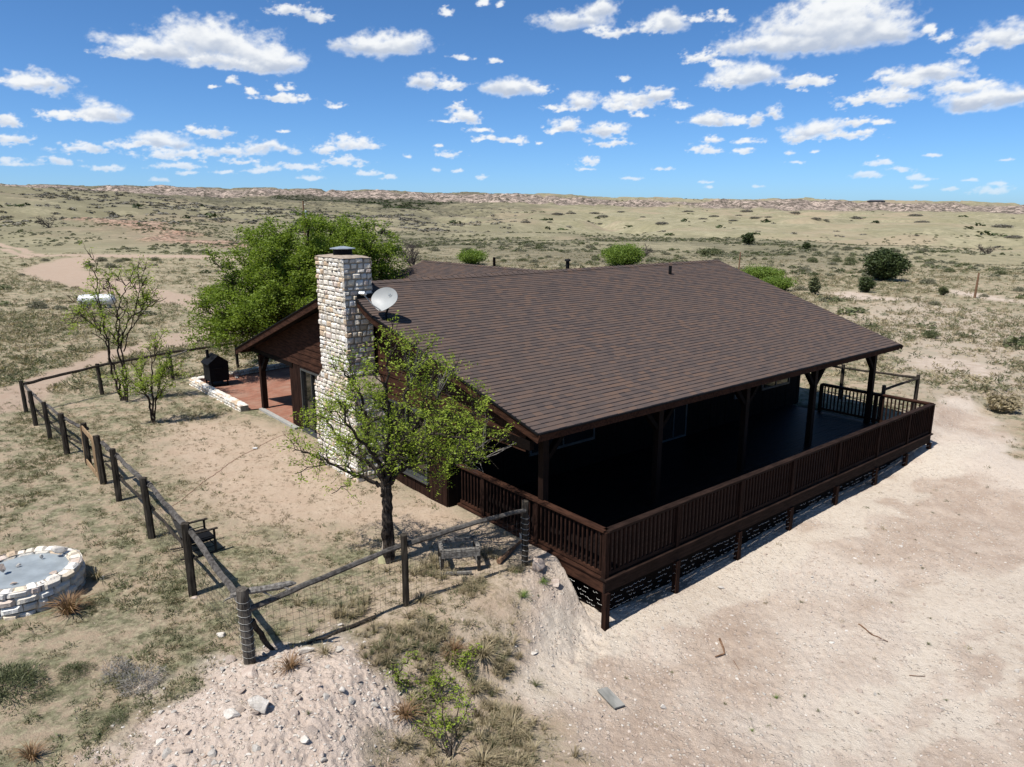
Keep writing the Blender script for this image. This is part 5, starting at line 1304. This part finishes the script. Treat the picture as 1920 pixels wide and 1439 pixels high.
def big_tree():
    b = W2(3.6, 21.6); b = np.array(b)
    def T(px, py, dy):
        y = b[1] + dy; d = ray(px, py); k = y / d[1]; return np.array([d[0] * k - b[0], dy, EYE + d[2] * k])
    f = np.array([0, 0, 1.6]); limbs = [([(0, 0, -.1), (.05, 0, .8), f], .26, .22)]
    ends = [(400, 560, -1), (425, 610, -2), (395, 625, -3), (440, 480, 0), (470, 440, .5), (500, 540, -2), (530, 430, 0), (560, 500, -1.5), (600, 420, .5), (610, 470, -1), (650, 430, 0), (690, 420, 1), (715, 460, .5), (720, 500, 0), (560, 560, -2), (480, 590, -2.5), (640, 400, 1.5), (470, 510, 1.5), (430, 560, 1), (690, 490, -.5), (730, 470, 0), (700, 440, -.5), (665, 500, -1), (620, 510, -1.5), (735, 520, .5), (660, 470, .5), (580, 410, -1), (500, 430, -1), (415, 520, -1), (375, 640, -2), (540, 470, 2), (590, 540, 1), (520, 590, -2), (450, 630, -2.5), (390, 590, -2), (500, 480, -1.5), (640, 450, 2)]
    rs = np.random.RandomState(2)
    for (x, y, dy) in ends:
        if y < 500: y = y + (500 - y) * .22
        e = T(x, y, dy); m1 = f + (e - f) * .35 + (0, 0, .35); m2 = f + (e - f) * .7 + (0, 0, .25); limbs.append(([f, m1, m2, e], .09, .02))
    prm = dict(nsub=11, ntwig=6, lsub=1.15, ltwig=.55, r0=.1, up=.25, gnarl=.12, twigr=.010, leafp=.95)
    mk_tree('shade_tree', b, limbs, prm, (20, .15, .060, .6), 'large spreading bright green tree behind the chimney and patio', 'tree', 'leaf', 'barkd', seed=31)
big_tree()
def bushy(name, p, rad, hgt, label, cat, lm, n=900, size=.10, seed=0, group=None, bark='barkd', per=6, spread=.13, data=None):
    """a shrub or juniper: stems plus leaf clumps filling an uneven dome"""
    rs = np.random.RandomState(seed); g = hz1(*p); root = empty(name, (p[0], p[1], g), 0, label, cat, group)
    m = MB(); L = rs.normal(size=(9, 3)); L[:, 2] = np.abs(L[:, 2]) * .6; L /= np.linalg.norm(L, axis=1)[:, None]
    A = []
    for k in range(16):
        d = rs.normal(size=3); d[2] = abs(d[2]) + .4; d /= np.linalg.norm(d); e = d * (rad, rad, hgt) * rs.uniform(.6, .95); tube(m, [(0, 0, -.1), e * .4 + rs.normal(size=3) * rad * .05, e], np.array([.045, .03, .012]) * max(rad, .5), 5)
    m.build('trunk', M[bark], root)
    d = rs.normal(size=(n, 3)); d /= np.linalg.norm(d, axis=1)[:, None]; lump = 1 + .35 * np.max(np.clip(d @ L.T, 0, 1) ** 6, axis=1) - .18
    q = rs.uniform(.25, 1, n)[:, None] ** .55 * (.72 + .5 * vn(d[:, 0] * 3.1 + seed, d[:, 1] * 3.1 + d[:, 2] * 2, 3))[:, None]; P = d * q * lump[:, None] * (rad, rad, hgt * .55); P[:, 2] += hgt * .5; P = P[P[:, 2] > .03]
    V, F, c = leaves(rs, P, per, spread * max(rad, .5) * .7, size, .7); mesh_np('crown', V, F, M[lm], root, col=c); return root
bushy('juniper', G(1658, 527), 2.1, 3.0, 'largest dark green juniper on the right slope', 'juniper', 'jun', 1500, .16, 41)
bushy('juniper', G(1623, 548), .72, 1.35, 'small upright juniper just left of the largest juniper', 'juniper', 'jun', 420, .10, 42)
bushy('juniper', G(1527, 553), .50, 1.5, 'narrow green juniper with a leafy base beside the roof edge', 'juniper', 'sageg', 300, .10, 43)
bushy('juniper', G(1402, 458), 1.5, 2.8, 'round dark juniper alone on the pale plain behind the ridge end', 'juniper', 'jun', 300, .25, 44)
bushy('juniper', G(1512, 464), .9, 1.5, 'tiny dark round juniper far out on the plain', 'juniper', 'jun', 160, .2, 45)
bushy('shrub', G(1330, 470), 2.4, 1.4, 'low dark green shrub on the plain left of the round juniper', 'shrub', 'sageg', 260, .2, 46)
bushy('shrub', G(1168, 497), 3.3, 2.9, 'broad pale green feathery bush behind the middle of the roof', 'shrub', 'leafb', 1500, .14, 47, per=7)
bushy('shrub', G(885, 494), 2.2, 2.1, 'bright green leafy bush just behind the rear wing roof', 'shrub', 'leafb', 800, .14, 48)
bushy('shrub', G(1428, 528), 2.0, 1.5, 'bright green bush touching the right edge of the roof', 'shrub', 'leafb', 1300, .10, 49)
bushy('shrub', G(1455, 546), 1.5, 1.2, 'second bright green bush lower along the roof edge', 'shrub', 'leafb', 900, .09, 50)
bushy('shrub', G(1745, 634), .45, .38, 'low round green clump on the right grass above the deck end', 'shrub', 'sageg', 160, .06, 51)
bushy('shrub', G(1880, 755), .55, .55, 'dry yellow green grassy clump near the right edge', 'shrub', 'grassd', 260, .08, 52)
bushy('shrub', G(1768, 556), .4, .7, 'small spiky green yucca on the right slope', 'shrub', 'sageg', 120, .09, 53)
def bare_tree(px, py, h, seed, label, group=None, lm=None):
    b = G(px, py); rs = np.random.RandomState(seed); limbs = []
    for k in range(7):
        d = rs.normal(size=3); d[2] = abs(d[2]) * .8 + .7; d /= np.linalg.norm(d); e = d * h * rs.uniform(.7, 1); limbs.append(([(0, 0, -.1), e * .3 + rs.normal(size=3) * .05 * h, e * .65 + rs.normal(size=3) * .06 * h, e], .028 * h, .008 * h))
    prm = dict(nsub=7, ntwig=6, lsub=.34 * h, ltwig=.2 * h, r0=.1, up=.2, gnarl=.15, twigr=.0065 * h, leafp=0)
    root = empty('bare_tree', (*b, hz1(*b)), 0, label, 'tree', group); m, A = grow(rs, b, limbs, crown=lambda q, p: q, **prm); m.build('trunk', M['twigd'], root)
M['twigd'] = wood('dark_bare_twigs', (.06, .05, .042), (.14, .12, .105), (1, 1, 1), .9, .1, 3)
bare_tree(776, 503, 3.6, 61, 'leafless grey brown tree right of the big green tree')
bare_tree(96, 448, 4.2, 62, 'leafless small tree on the left hillside')
bare_tree(1210, 478, 2.2, 63, 'thin leafless bush on the plain behind the roof')
bare_tree(1850, 470, 2.6, 64, 'leafless twiggy shrub far on the right plain')
# green shrub with yellow-green leaves in the foreground slope
def sprig(px, py, label, h=.7, n=7, seed=0, dirs=None):
    p = G(px, py, -.6); g = hz1(*p); p = G(px, py, g); rs = np.random.RandomState(seed); root = empty('seedling', (p[0], p[1], hz1(*p)), 0, label, 'shrub'); m = MB(); A = []
    for k in range(n):
        d = np.array(dirs[k]) if dirs else rs.normal(size=3) * (1, 1, .5) + (0, 0, .6); d = d / np.linalg.norm(d); L = h * rs.uniform(.6, 1.1); t = np.linspace(0, 1, 9)[:, None]; P = d * L * t + rs.normal(size=(9, 3)) * .02; P[:, 2] += .12 * np.sin(t[:, 0] * 3)
        tube(m, P, np.linspace(.012, .004, 9), 5)
        for i in range(3, 9):
            for _ in range(3):
                q = P[i] + rs.normal(size=3) * .05; A.append(q); tube(m, [P[i], q], .003, 3, cap=False)
    m.build('stem', M['bark'], root); V, F, c = leaves(rs, np.array(A), 7, .028, .020, .7); mesh_np('foliage', V, F, M['leafy'], root, col=c)
sprig(842, 1425, 'yellow green shrub with long bare stem low on the middle slope', 1.0, 6, 71, [(-.5, .8, .5), (-.25, .9, .45), (-.7, .5, .3), (.1, 1, .3), (.25, .3, .5), (-.15, .6, .5)])
sprig(745, 1265, 'small yellow green sprig on the upper middle slope', .4, 4, 72)
sprig(815, 1305, 'yellow green sprig among dry grass in the middle slope', .55, 6, 73)
sprig(865, 1215, 'faint yellow green sprig below the wire fence', .35, 4, 74)

# ------------------------------------------------------------------ scattered vegetation and stones
NR = np.random.RandomState(99)
def dome(seed, n, L=.20, w=.012):
    rs = np.random.RandomState(seed); d = rs.normal(size=(n, 3)); d[:, 2] = np.abs(d[:, 2]); d /= np.linalg.norm(d, axis=1)[:, None]
    lob = rs.normal(size=(6, 3)); lob /= np.linalg.norm(lob, axis=1)[:, None]; f = .75 + .5 * np.max(np.clip(d @ lob.T, 0, 1) ** 4, axis=1)
    P = d * (rs.uniform(.15, 1, (n, 1)) ** .55) * f[:, None] * (1, 1, .8); e = d + rs.normal(size=(n, 3)) * .7; e /= np.linalg.norm(e, axis=1)[:, None]
    s_ = np.cross(e, rs.normal(size=(n, 3))); s_ /= np.linalg.norm(s_, axis=1)[:, None]; l = L * rs.uniform(.4, 1.2, (n, 1))
    V = np.stack([P - s_ * w, P + s_ * w, P + e * l + s_ * w * .3, P + e * l - s_ * w * .3], 1).reshape(-1, 3); return V, np.arange(n * 4).reshape(-1, 4)
def blade_tuft(seed, nb=14, h=1., w=.06, spread=.5, seg=2):
    rs = np.random.RandomState(seed); V = []; F = []
    for k in range(nb):
        a = rs.uniform(0, 6.28); lean = rs.uniform(.1, 1) * spread; r0 = rs.uniform(0, .18); b = np.array([math.cos(a) * r0, math.sin(a) * r0, -.03]); L = h * rs.uniform(.5, 1.1)
        side = np.array([-math.sin(a), math.cos(a), 0]) * w * rs.uniform(.6, 1.3); mid = b + np.array([math.cos(a) * lean * .4, math.sin(a) * lean * .4, L * .6]); tip = b + np.array([math.cos(a) * lean, math.sin(a) * lean, L * (.95 - .3 * lean)])
        n = len(V); V += [b - side, b + side, mid + side * .7, mid - side * .7, tip + side * .15, tip - side * .15]; F += [[n, n + 1, n + 2, n + 3], [n + 3, n + 2, n + 4, n + 5]]
    return np.array(V), np.array(F)
def wedge(n, r0, r1, ang=41):
    r = np.sqrt(NR.uniform(r0 * r0, r1 * r1, n)); a = np.radians(NR.uniform(-ang, ang, n)); return r * np.sin(a), r * np.cos(a)
def inhouse(x, y):
    u, v = UV(x, y); return ((u > -.55) & (u < 15.2) & (v > -.05) & (v < 13.7)) | ((u > -1.3) & (u < 15) & (v > 13) & (v < 22.9)) | (np.hypot(x + 8.55, y - 11.68) < 1.05)
def tufts(name, mat, x, y, size, temps, label, hs=1.0, bury=0):
    z = hz(x, y) - bury; Vs, Fs, Cs, off = [], [], [], 0; idx = NR.randint(0, len(temps), len(x))
    for t, (tv, tf) in enumerate(temps):
        k = idx == t
        if not k.any(): continue
        n = k.sum(); sc3 = np.stack([size[k] * NR.uniform(.8, 1.3, n), size[k] * NR.uniform(.8, 1.3, n), size[k] * hs * NR.uniform(.7, 1.3, n)], 1)
        V, F = scatter(tv, tf, np.stack([x[k], y[k], z[k]], 1), NR.uniform(0, 6.28, n), sc3); Vs.append(V); Fs.append(F + off); off += len(V)
        c = np.clip(np.repeat(NR.uniform(0, 1, n), len(tv)) * .8 + NR.uniform(0, .25, len(V)), 0, 1); Cs.append(np.stack([c] * 3, 1))
    o = mesh_np(name, np.concatenate(Vs), np.concatenate(Fs), M[mat], col=np.concatenate(Cs)); tag(o, label, 'grass', kind='stuff'); return o
def choose(x, y, p): k = (NR.rand(len(x)) < p) & ~inhouse(x, y); return x[k], y[k]
T1 = [dome(700 + i, 26, .55, .07) for i in range(7)]; T2 = [blade_tuft(20 + i, 30, 1., .035, 1.1) for i in range(5)]; TB = [dome(720 + i, 20, .6, .09) for i in range(6)]; T3 = [blade_tuft(40 + i, 10, 1., .10, .9) for i in range(5)]
def near_cover():
    x, y = wedge(80000, 6, 34); m = masks_near(x, y); r = np.hypot(x, y); pat = fbm(x / 1.3, y / 1.3, 3, 210); u, v = UV(x, y)
    bare = np.clip(m['rub'] + m['path'] * .9, 0, 1); slope = m['slope'] * (1 - bare)
    left = sstep(-5.4, -6.6, u)
    d = (.16 + .84 * sstep(.42, .6, pat)) * (1 - .985 * bare) * (1 - .80 * m['yard']) * (.62 + .38 * left)
    a, b = choose(x, y, np.clip(d * .45 * (1 + .9 * left), 0, 1)); s = .022 + .085 * NR.rand(len(a)) ** 1.8 ; tufts('grass', 'grassg', a, b, s, T1, 'short grey green grass tufts over the near ground', 1.1)
    a, b = choose(x, y, np.clip(d * .42 + slope * .18, 0, 1)); s = .025 + .09 * NR.rand(len(a)) ** 1.8; tufts('dry_grass', 'grassd', a, b, s, T1, 'short straw coloured grass tufts over the near ground', 1.0)
    # dense tussocks on the front slope and by the rocks
    x, y = wedge(26000, 6, 16); m = masks_near(x, y); pat = fbm(x / .7, y / .7, 3, 230); sl = m['slope'] * (1 - m['rub'] * .8)
    a, b = choose(x, y, sl * sstep(.46, .62, pat) * .5); s = NR.uniform(.08, .19, len(a)); tufts('dry_grass', 'grassd', a, b, s, T2, 'dense dry tussocks on the bank below the front fence', 1.1)
    a, b = choose(x, y, sl * sstep(.54, .66, pat) * .4); s = NR.uniform(.06, .15, len(a)); tufts('grass', 'grassg', a, b, s, T2, 'green tussocks on the bank below the front fence', 1.1)
    # tiny low clumps in the yard
    x, y = wedge(30000, 10, 30, 36); u, v = UV(x, y); k = (u > -6.2) & (u < -.4) & (v > 1.3) & (v < 22); x, y = x[k], y[k]; p = fbm(x / .8, y / .8, 2, 250)
    a, b = choose(x, y, .25 + .6 * sstep(.35, .65, p)); s = NR.uniform(.018, .048, len(a)); tufts('grass_litter', 'yardc', a, b, s, TB, 'low sparse clumps of dead plants over the bare yard', .7)
    # stray plants on the right dirt
    x, y = wedge(2600, 7, 26); m = masks_near(x, y); a, b = choose(x, y, m['rub'] * .045 * (1 - m['mound'] * .6)); s = NR.uniform(.03, .07, len(a)); tufts('weeds', 'grassg', a, b, s, T2, 'stray small green weeds on the pale dirt', .9)
M['yardc'] = leafm('dead_yard_plants', (.12, .095, .055), (.27, .22, .13), .1)
near_cover()
def mid_cover():
    r = 32 * (150 / 32) ** NR.uniform(0, 1, 90000) ** .8; a_ = np.radians(NR.uniform(-40, 40, 90000)); x, y = r * np.sin(a_), r * np.cos(a_); m = masks_near(x, y); r = np.hypot(x, y); p = fbm(x / 6, y / 6, 4, 260)
    d = (1 - m['path']) * (1 - .8 * m['pale']) * (.25 + .75 * sstep(.4, .6, p)) * np.clip(60 / r, .3, 1)
    a, b = choose(x, y, d * .42); s = NR.uniform(.12, .30, len(a)); tufts('grass', 'grassg', a, b, s, TB, 'grey green bunch grass over the middle distance', .8)
    a, b = choose(x, y, d * .42); s = NR.uniform(.12, .32, len(a)); tufts('dry_grass', 'grassd', a, b, s, TB, 'straw bunch grass over the middle distance', .8)
mid_cover()
def blob(seed, n=60, size=.28):
    rs = np.random.RandomState(seed); d = rs.normal(size=(n, 3)); d /= np.linalg.norm(d, axis=1)[:, None]; d[:, 2] = np.abs(d[:, 2]); P = d * rs.uniform(.55, 1, (n, 1)) * (1, 1, .8); V, F, c = leaves(rs, P, 1, .04, size, 1); return V, F
B1 = [blob(i) for i in range(6)]; B2 = [blob(30 + i, 26, .42) for i in range(5)]
def far_cover():
    # low scrub between 40 m and 330 m as ground cover
    x, y = wedge(46000, 38, 330); r = np.hypot(x, y); t = x / y; m = masks_near(x, y); p = fbm(x / 16, y / 16, 4, 280)
    hot = sstep(80, 110, r) * sstep(320, 210, r) * sstep(-.5, -.2, t) * sstep(.75, .35, t); lf = sstep(-.15, -.4, t) * sstep(120, 200, r)
    d = np.clip(.05 + hot * .36 + lf * .20, 0, 1) * sstep(.38, .62, p) * (1 - m['path']) * (1 - .7 * m['pale'])
    a, b = choose(x, y, d); s = NR.uniform(.22, .62, len(a)); tufts('sagebrush', 'sage', a, b, s, B1, 'grey green sagebrush spread over the middle slopes', .8)
    a, b = choose(x, y, d * .5); s = NR.uniform(.25, .75, len(a)); tufts('scrub', 'sageg', a, b, s, B1, 'low dark green scrub spread over the middle slopes', .8)
    # far scrub and junipers
    r = np.exp(NR.uniform(math.log(280), math.log(2500), 90000)); a_ = np.radians(NR.uniform(-40, 40, 90000)); x, y = r * np.sin(a_), r * np.cos(a_); t = x / y; p = fbm(x / 120, y / 120, 4, 290); ye = y
    s0 = colinterp(t, SCY[:, 0]); s1 = colinterp(t, SCY[:, 1]); s = (ye - s0) / (s1 - s0)
    lf = sstep(.02, -.10, t + (fbm(x / 250, y / 250, 2, 291) - .5) * .12); on_s = sstep(-.3, .2, s) * (1 - sstep(1.3, 1.8, s))
    band = woodband(x, y)
    d = np.clip(lf * .22 * sstep(260, 500, r) * sstep(.38, .6, p) + on_s * .30 * sstep(.35, .6, p) + .003 + draws(x, y) * .3, 0, 1)
    a, b = choose(x, y, d); sz = NR.uniform(.9, 2.4, len(a)) ; tufts('far_scrub', 'mesq', a, b, sz, B2, 'grey scrub dotted over the distant canyon slopes', .55)
    a, b = choose(x, y, np.clip(band * .55 + on_s * .05 * sstep(.45, .6, p) + .0015, 0, 1)); sz = NR.uniform(1.8, 4.2, len(a)); tufts('far_junipers', 'jun', a, b, sz, B2, 'dark juniper woodland along the foot of the distant rim', .7)
far_cover()
def shrub_individuals():
    """countable shrubs on the plain and slopes: prototype with parts, then copies"""
    def proto(name, lm, seed, label, cat, group):
        rs = np.random.RandomState(seed); root = empty(name, (0, 0, -500), 0, label, cat, group); m = MB()
        for k in range(8):
            d = rs.normal(size=3); d[2] = abs(d[2]) + .3; d /= np.linalg.norm(d); tube(m, [(0, 0, -.1), d * .5, d * .85], [.05, .03, .012], 4)
        m.build('stem', M['twigd'], root); n = 200; d = rs.normal(size=(n, 3)); d /= np.linalg.norm(d, axis=1)[:, None]; d[:, 2] = np.abs(d[:, 2]); P = d * (rs.uniform(.3, 1, (n, 1)) ** .5) * (1, 1, .85)
        V, F, c = leaves(rs, P, 6, .10, .085, .8); mesh_np('foliage', V, F, M[lm], root, col=c); return root
    used = set()
    def place(pr, x, y, s, sz):
        ch = list(pr.children)
        if pr.name not in used: o = pr; used.add(pr.name)
        else:
            o = pr.copy(); C.objects.link(o)
            for c in ch: q = c.copy(); C.objects.link(q); q.parent = o
        o.location = (x, y, hz1(x, y)); o.scale = (s, s, s * sz); o.rotation_euler = (0, 0, NR.uniform(0, 6.28))
    A = [proto('sagebrush', 'sage', 400 + i, 'rounded grey green sagebrush dotted over the open slopes', 'shrub', 'grey green sagebrush on the slopes') for i in range(2)]
    B = [proto('scrub_bush', 'sageg', 410 + i, 'dark green bush dotted over the open slopes', 'shrub', 'dark green bushes on the slopes') for i in range(2)]
    D = [proto('mesquite_thicket', 'mesq', 420 + i, 'wide low grey thicket on the far plain', 'thicket', 'grey thickets on the far plain') for i in range(2)]
    n = 0
    while n < 150:
        x, y = (q[0] for q in wedge(1, 34, 170)); t = x / y
        if inhouse(np.array([x]), np.array([y]))[0] or masks_near(np.array([x]), np.array([y]))['path'][0] > .3: continue
        if y < 80 and t < -.05 and NR.rand() < .75: continue
        k = NR.rand() < .5; place((A if k else B)[NR.randint(2)], x, y, NR.uniform(.25, .6) * (1 + y / 170), NR.uniform(.6, 1.0)); n += 1
    for (px, py, w_) in [(245,412,26),(380,418,20),(175,430,24),(560,402,20),(40,432,22),(30,448,16),(130,452,14),(250,445,14),(330,455,14),(195,434,12)]:
        p = G(px, py + 6); 
    far = [(1045,404,26),(1070,402,20),(1115,402,22),(1130,411,22),(1205,408,12),(1240,424,26),(1318,412,18),(1338,409,20),(1375,416,18),(1415,412,20),(1440,411,14),(1530,417,18),(1548,416,14),(1605,413,26),(1717,406,26),(1729,418,26),(1880,427,36),(1900,448,30),(1385,406,14),(1290,400,22),(1165,399,16),(1000,398,12),(1400,398,24),(1490,400,20),(1110,420,10),(1125,421,10),(1030,419,12),(985,418,20)]
    for px, py, w_ in far:
        # find the forward distance at which the terrain is seen at this photo row
        ys = np.exp(np.linspace(math.log(150), math.log(2000), 160)); d = ray(px, py); xs = d[0] / d[1] * ys; zz = hz(xs, ys); zr = EYE + d[2] / d[1] * ys
        k = np.argmax(zz > zr)
        if zz[k] <= zr[k]: continue
        place(D[NR.randint(2)], xs[k], ys[k], w_ * .5 * ys[k] / FPX, .35)
shrub_individuals()
def foreground_plants():
    def bunch(px, py, s, mat, label, name='grass_clump', cat='grass clump', nb=70, sp=1.1, hs=1.0):
        p = G(px, py, -.2); g = hz1(*p); p = G(px, py, g); V, F = blade_tuft(int(px * 7 + py), nb, 1., .022, sp)
        if mat in ('mesqd', 'sagedk'): V, F = dome(int(px + py), nb * 7)
        k_ = 4 if len(F) * 4 == len(V) else 6; c = np.repeat(NR.uniform(0, 1, len(V) // k_), k_)
        o = mesh_np(name, V * (s, s, s * hs), F, M[mat], col=np.stack([c] * 3, 1)); o.location = (*p, hz1(*p)); tag(o, label, cat)
    bunch(130, 1150, .40, 'grassb', 'tall russet grass clump leaning by the front of the fire ring', nb=170, sp=1.2)
    bunch(180, 1085, .30, 'grassd', 'thin straw clump just right of the fire ring', nb=70, sp=1.3)
    bunch(545, 1262, .27, 'grassb', 'brown grass clump at the right foot of the corner post', nb=130, sp=1.3, hs=.8)
    bunch(610, 1235, .22, 'grassd', 'straw clump beside the long pale stone', nb=90, sp=1.3, hs=.7)
    bunch(790, 1128, .26, 'grassd', 'straw clump at the foot of the middle mesh fence post', nb=120, sp=1.5, hs=.7)
    bunch(1017, 1078, .15, 'greenb', 'bright green grass patch below the limestone block', nb=120, sp=1.6, hs=.5)
    bunch(970, 1070, .13, 'greenb', 'small bright green grass patch by the last mesh fence post', nb=90, sp=1.5, hs=.5)
    bunch(980, 1110, .17, 'greenb', 'green clump hanging on the edge of the bank', nb=90, sp=1.4, hs=.8)
    bunch(225, 1265, .30, 'mesqd', 'wiry grey twiggy plant in the left foreground grass', nb=150, sp=1.5, hs=.8)
    bunch(265, 1290, .34, 'mesqd', 'second larger wiry grey plant above the mound edge', nb=170, sp=1.6, hs=.7)
    bunch(20, 1290, .50, 'sagedk', 'dark green dense bush at the bottom left edge', nb=330, sp=1.3, hs=.8)
    bunch(140, 1262, .26, 'sagedk', 'dark green bush in the left foreground', nb=200, sp=1.2, hs=.9)
    bunch(215, 1360, .22, 'sagedk', 'dark green clump left of the mound', nb=160, sp=1.3, hs=.7)
    bunch(85, 1310, .20, 'sagedk', 'small green clump between the two dark bushes', nb=120, sp=1.2, hs=.8)
    bunch(60, 1425, .24, 'grassb', 'reddish brown clump at the bottom left corner', nb=120, sp=1.3)
    bunch(790, 1170, .16, 'mesqd', 'greyish dead plant on the bank below the middle fence post', nb=120, sp=1.4, hs=.7)
    bunch(720, 1180, .14, 'mesqd', 'small greyish dead plant on the bank by the fence shadow bar', nb=90, sp=1.4, hs=.7)
    bunch(905, 1250, .34, 'grassd', 'big straw tussock in the middle of the bank', nb=190, sp=1.4, hs=.8)
    bunch(850, 1230, .26, 'grassb', 'brown tussock left of the big straw tussock', nb=150, sp=1.4, hs=.8)
    bunch(960, 1360, .30, 'grassd', 'straw tussock on the right edge of the bank', nb=170, sp=1.4, hs=.7)
    bunch(760, 1345, .26, 'grassb', 'brown tussock left of the yellow green shrub stem', nb=150, sp=1.3, hs=.8)
    bunch(905, 1430, .30, 'grassd', 'straw tussock at the bottom edge of the bank', nb=170, sp=1.4, hs=.7)
    bunch(1455, 1306, .09, 'greenb', 'tiny green tuft on the right dirt below the board level', nb=50, sp=1.3, hs=.7)
    bunch(1410, 1365, .07, 'greenb', 'tiny green tuft low on the right dirt', nb=40, sp=1.3, hs=.7)
M['mesqd'] = leafm('wiry_grey', (.12, .11, .10), (.27, .255, .235), .1)
M['sagedk'] = leafm('dark_green_plant', (.045, .055, .025), (.13, .14, .065), .15)
M['greenb'] = leafm('bright_grass', (.09, .14, .03), (.19, .26, .07), .3)
foreground_plants()
def stones_ground():
    tm = [rockV(500 + i, I1, 5, .12) for i in range(7)]
    def gravel(name, x, y, s, label, mat):
        z = hz(x, y); Vs, Fs, off = [], [], 0; idx = NR.randint(0, 7, len(x))
        for t in range(7):
            k = idx == t; n = k.sum()
            if not n: continue
            sc3 = np.stack([s[k] * NR.uniform(.8, 1.4, n), s[k] * NR.uniform(.7, 1.1, n), s[k] * NR.uniform(.35, .8, n)], 1); V, F = scatter(tm[t], I1[1], np.stack([x[k], y[k], z[k] + s[k] * .12], 1), NR.uniform(0, 6.28, n), sc3); Vs.append(V); Fs.append(F + off); off += len(V)
        tag(mesh_np(name, np.concatenate(Vs), np.concatenate(Fs), M[mat]), label, 'gravel', kind='stuff')
    x, y = wedge(70000, 6, 24); m = masks_near(x, y); p = fbm(x / 1.1, y / 1.1, 3, 310); d = m['rub'] * (1 - .7 * m['track']) * (.22 + .8 * sstep(.42, .62, p)) + m['mound'] * .55 + m['slope'] * .03 + .006
    a, b = choose(x, y, np.clip(d, 0, 1) * .6); s = .007 + .026 * NR.rand(len(a)) ** 2.6; gravel('gravel', a, b, s, 'fine pale gravel over the disturbed dirt', 'rockp')
    x, y = wedge(26000, 6, 20); m = masks_near(x, y); a, b = choose(x, y, m['rub'] * .16 * (1 - m['track']) + m['mound'] * .5); s = .010 + .024 * NR.rand(len(a)) ** 2; gravel('gravel', a, b, s, 'coarser pale stones strewn over the disturbed dirt', 'rock')
    # countable medium stones
    data = [mesh_np('tmp', rockV(520 + i, I2, 9, .05), I2[1], M['rockp' if i % 2 else 'rock']) for i in range(6)]; dm = [o.data for o in data]
    for o in data: bpy.data.objects.remove(o)
    n = 0; tries = 0
    while n < 270 and tries < 12000:
        tries += 1; x, y = (q[0] for q in wedge(1, 7, 17)); m = masks_near(np.array([x]), np.array([y])); mo, ru = m['mound'][0], m['rub'][0]
        if inhouse(np.array([x]), np.array([y]))[0] or NR.rand() > mo * 1.0 + ru * .16: continue
        o = bpy.data.objects.new('stone', dm[NR.randint(6)]); C.objects.link(o); s = .022 + (.065 if mo > .5 else .04) * NR.rand() ** 2.2; o.scale = (s * NR.uniform(.9, 1.6), s * NR.uniform(.8, 1.2), s * NR.uniform(.5, .9)); o.rotation_euler = (NR.uniform(-.3, .3), NR.uniform(-.3, .3), NR.uniform(0, 6.28)); o.location = (x, y, hz1(x, y) + s * .15)
        tag(o, 'fist sized pale stone half buried on the mound or pinkish dirt', 'stone', 'loose stones on the mound and dirt'); n += 1
stones_ground()
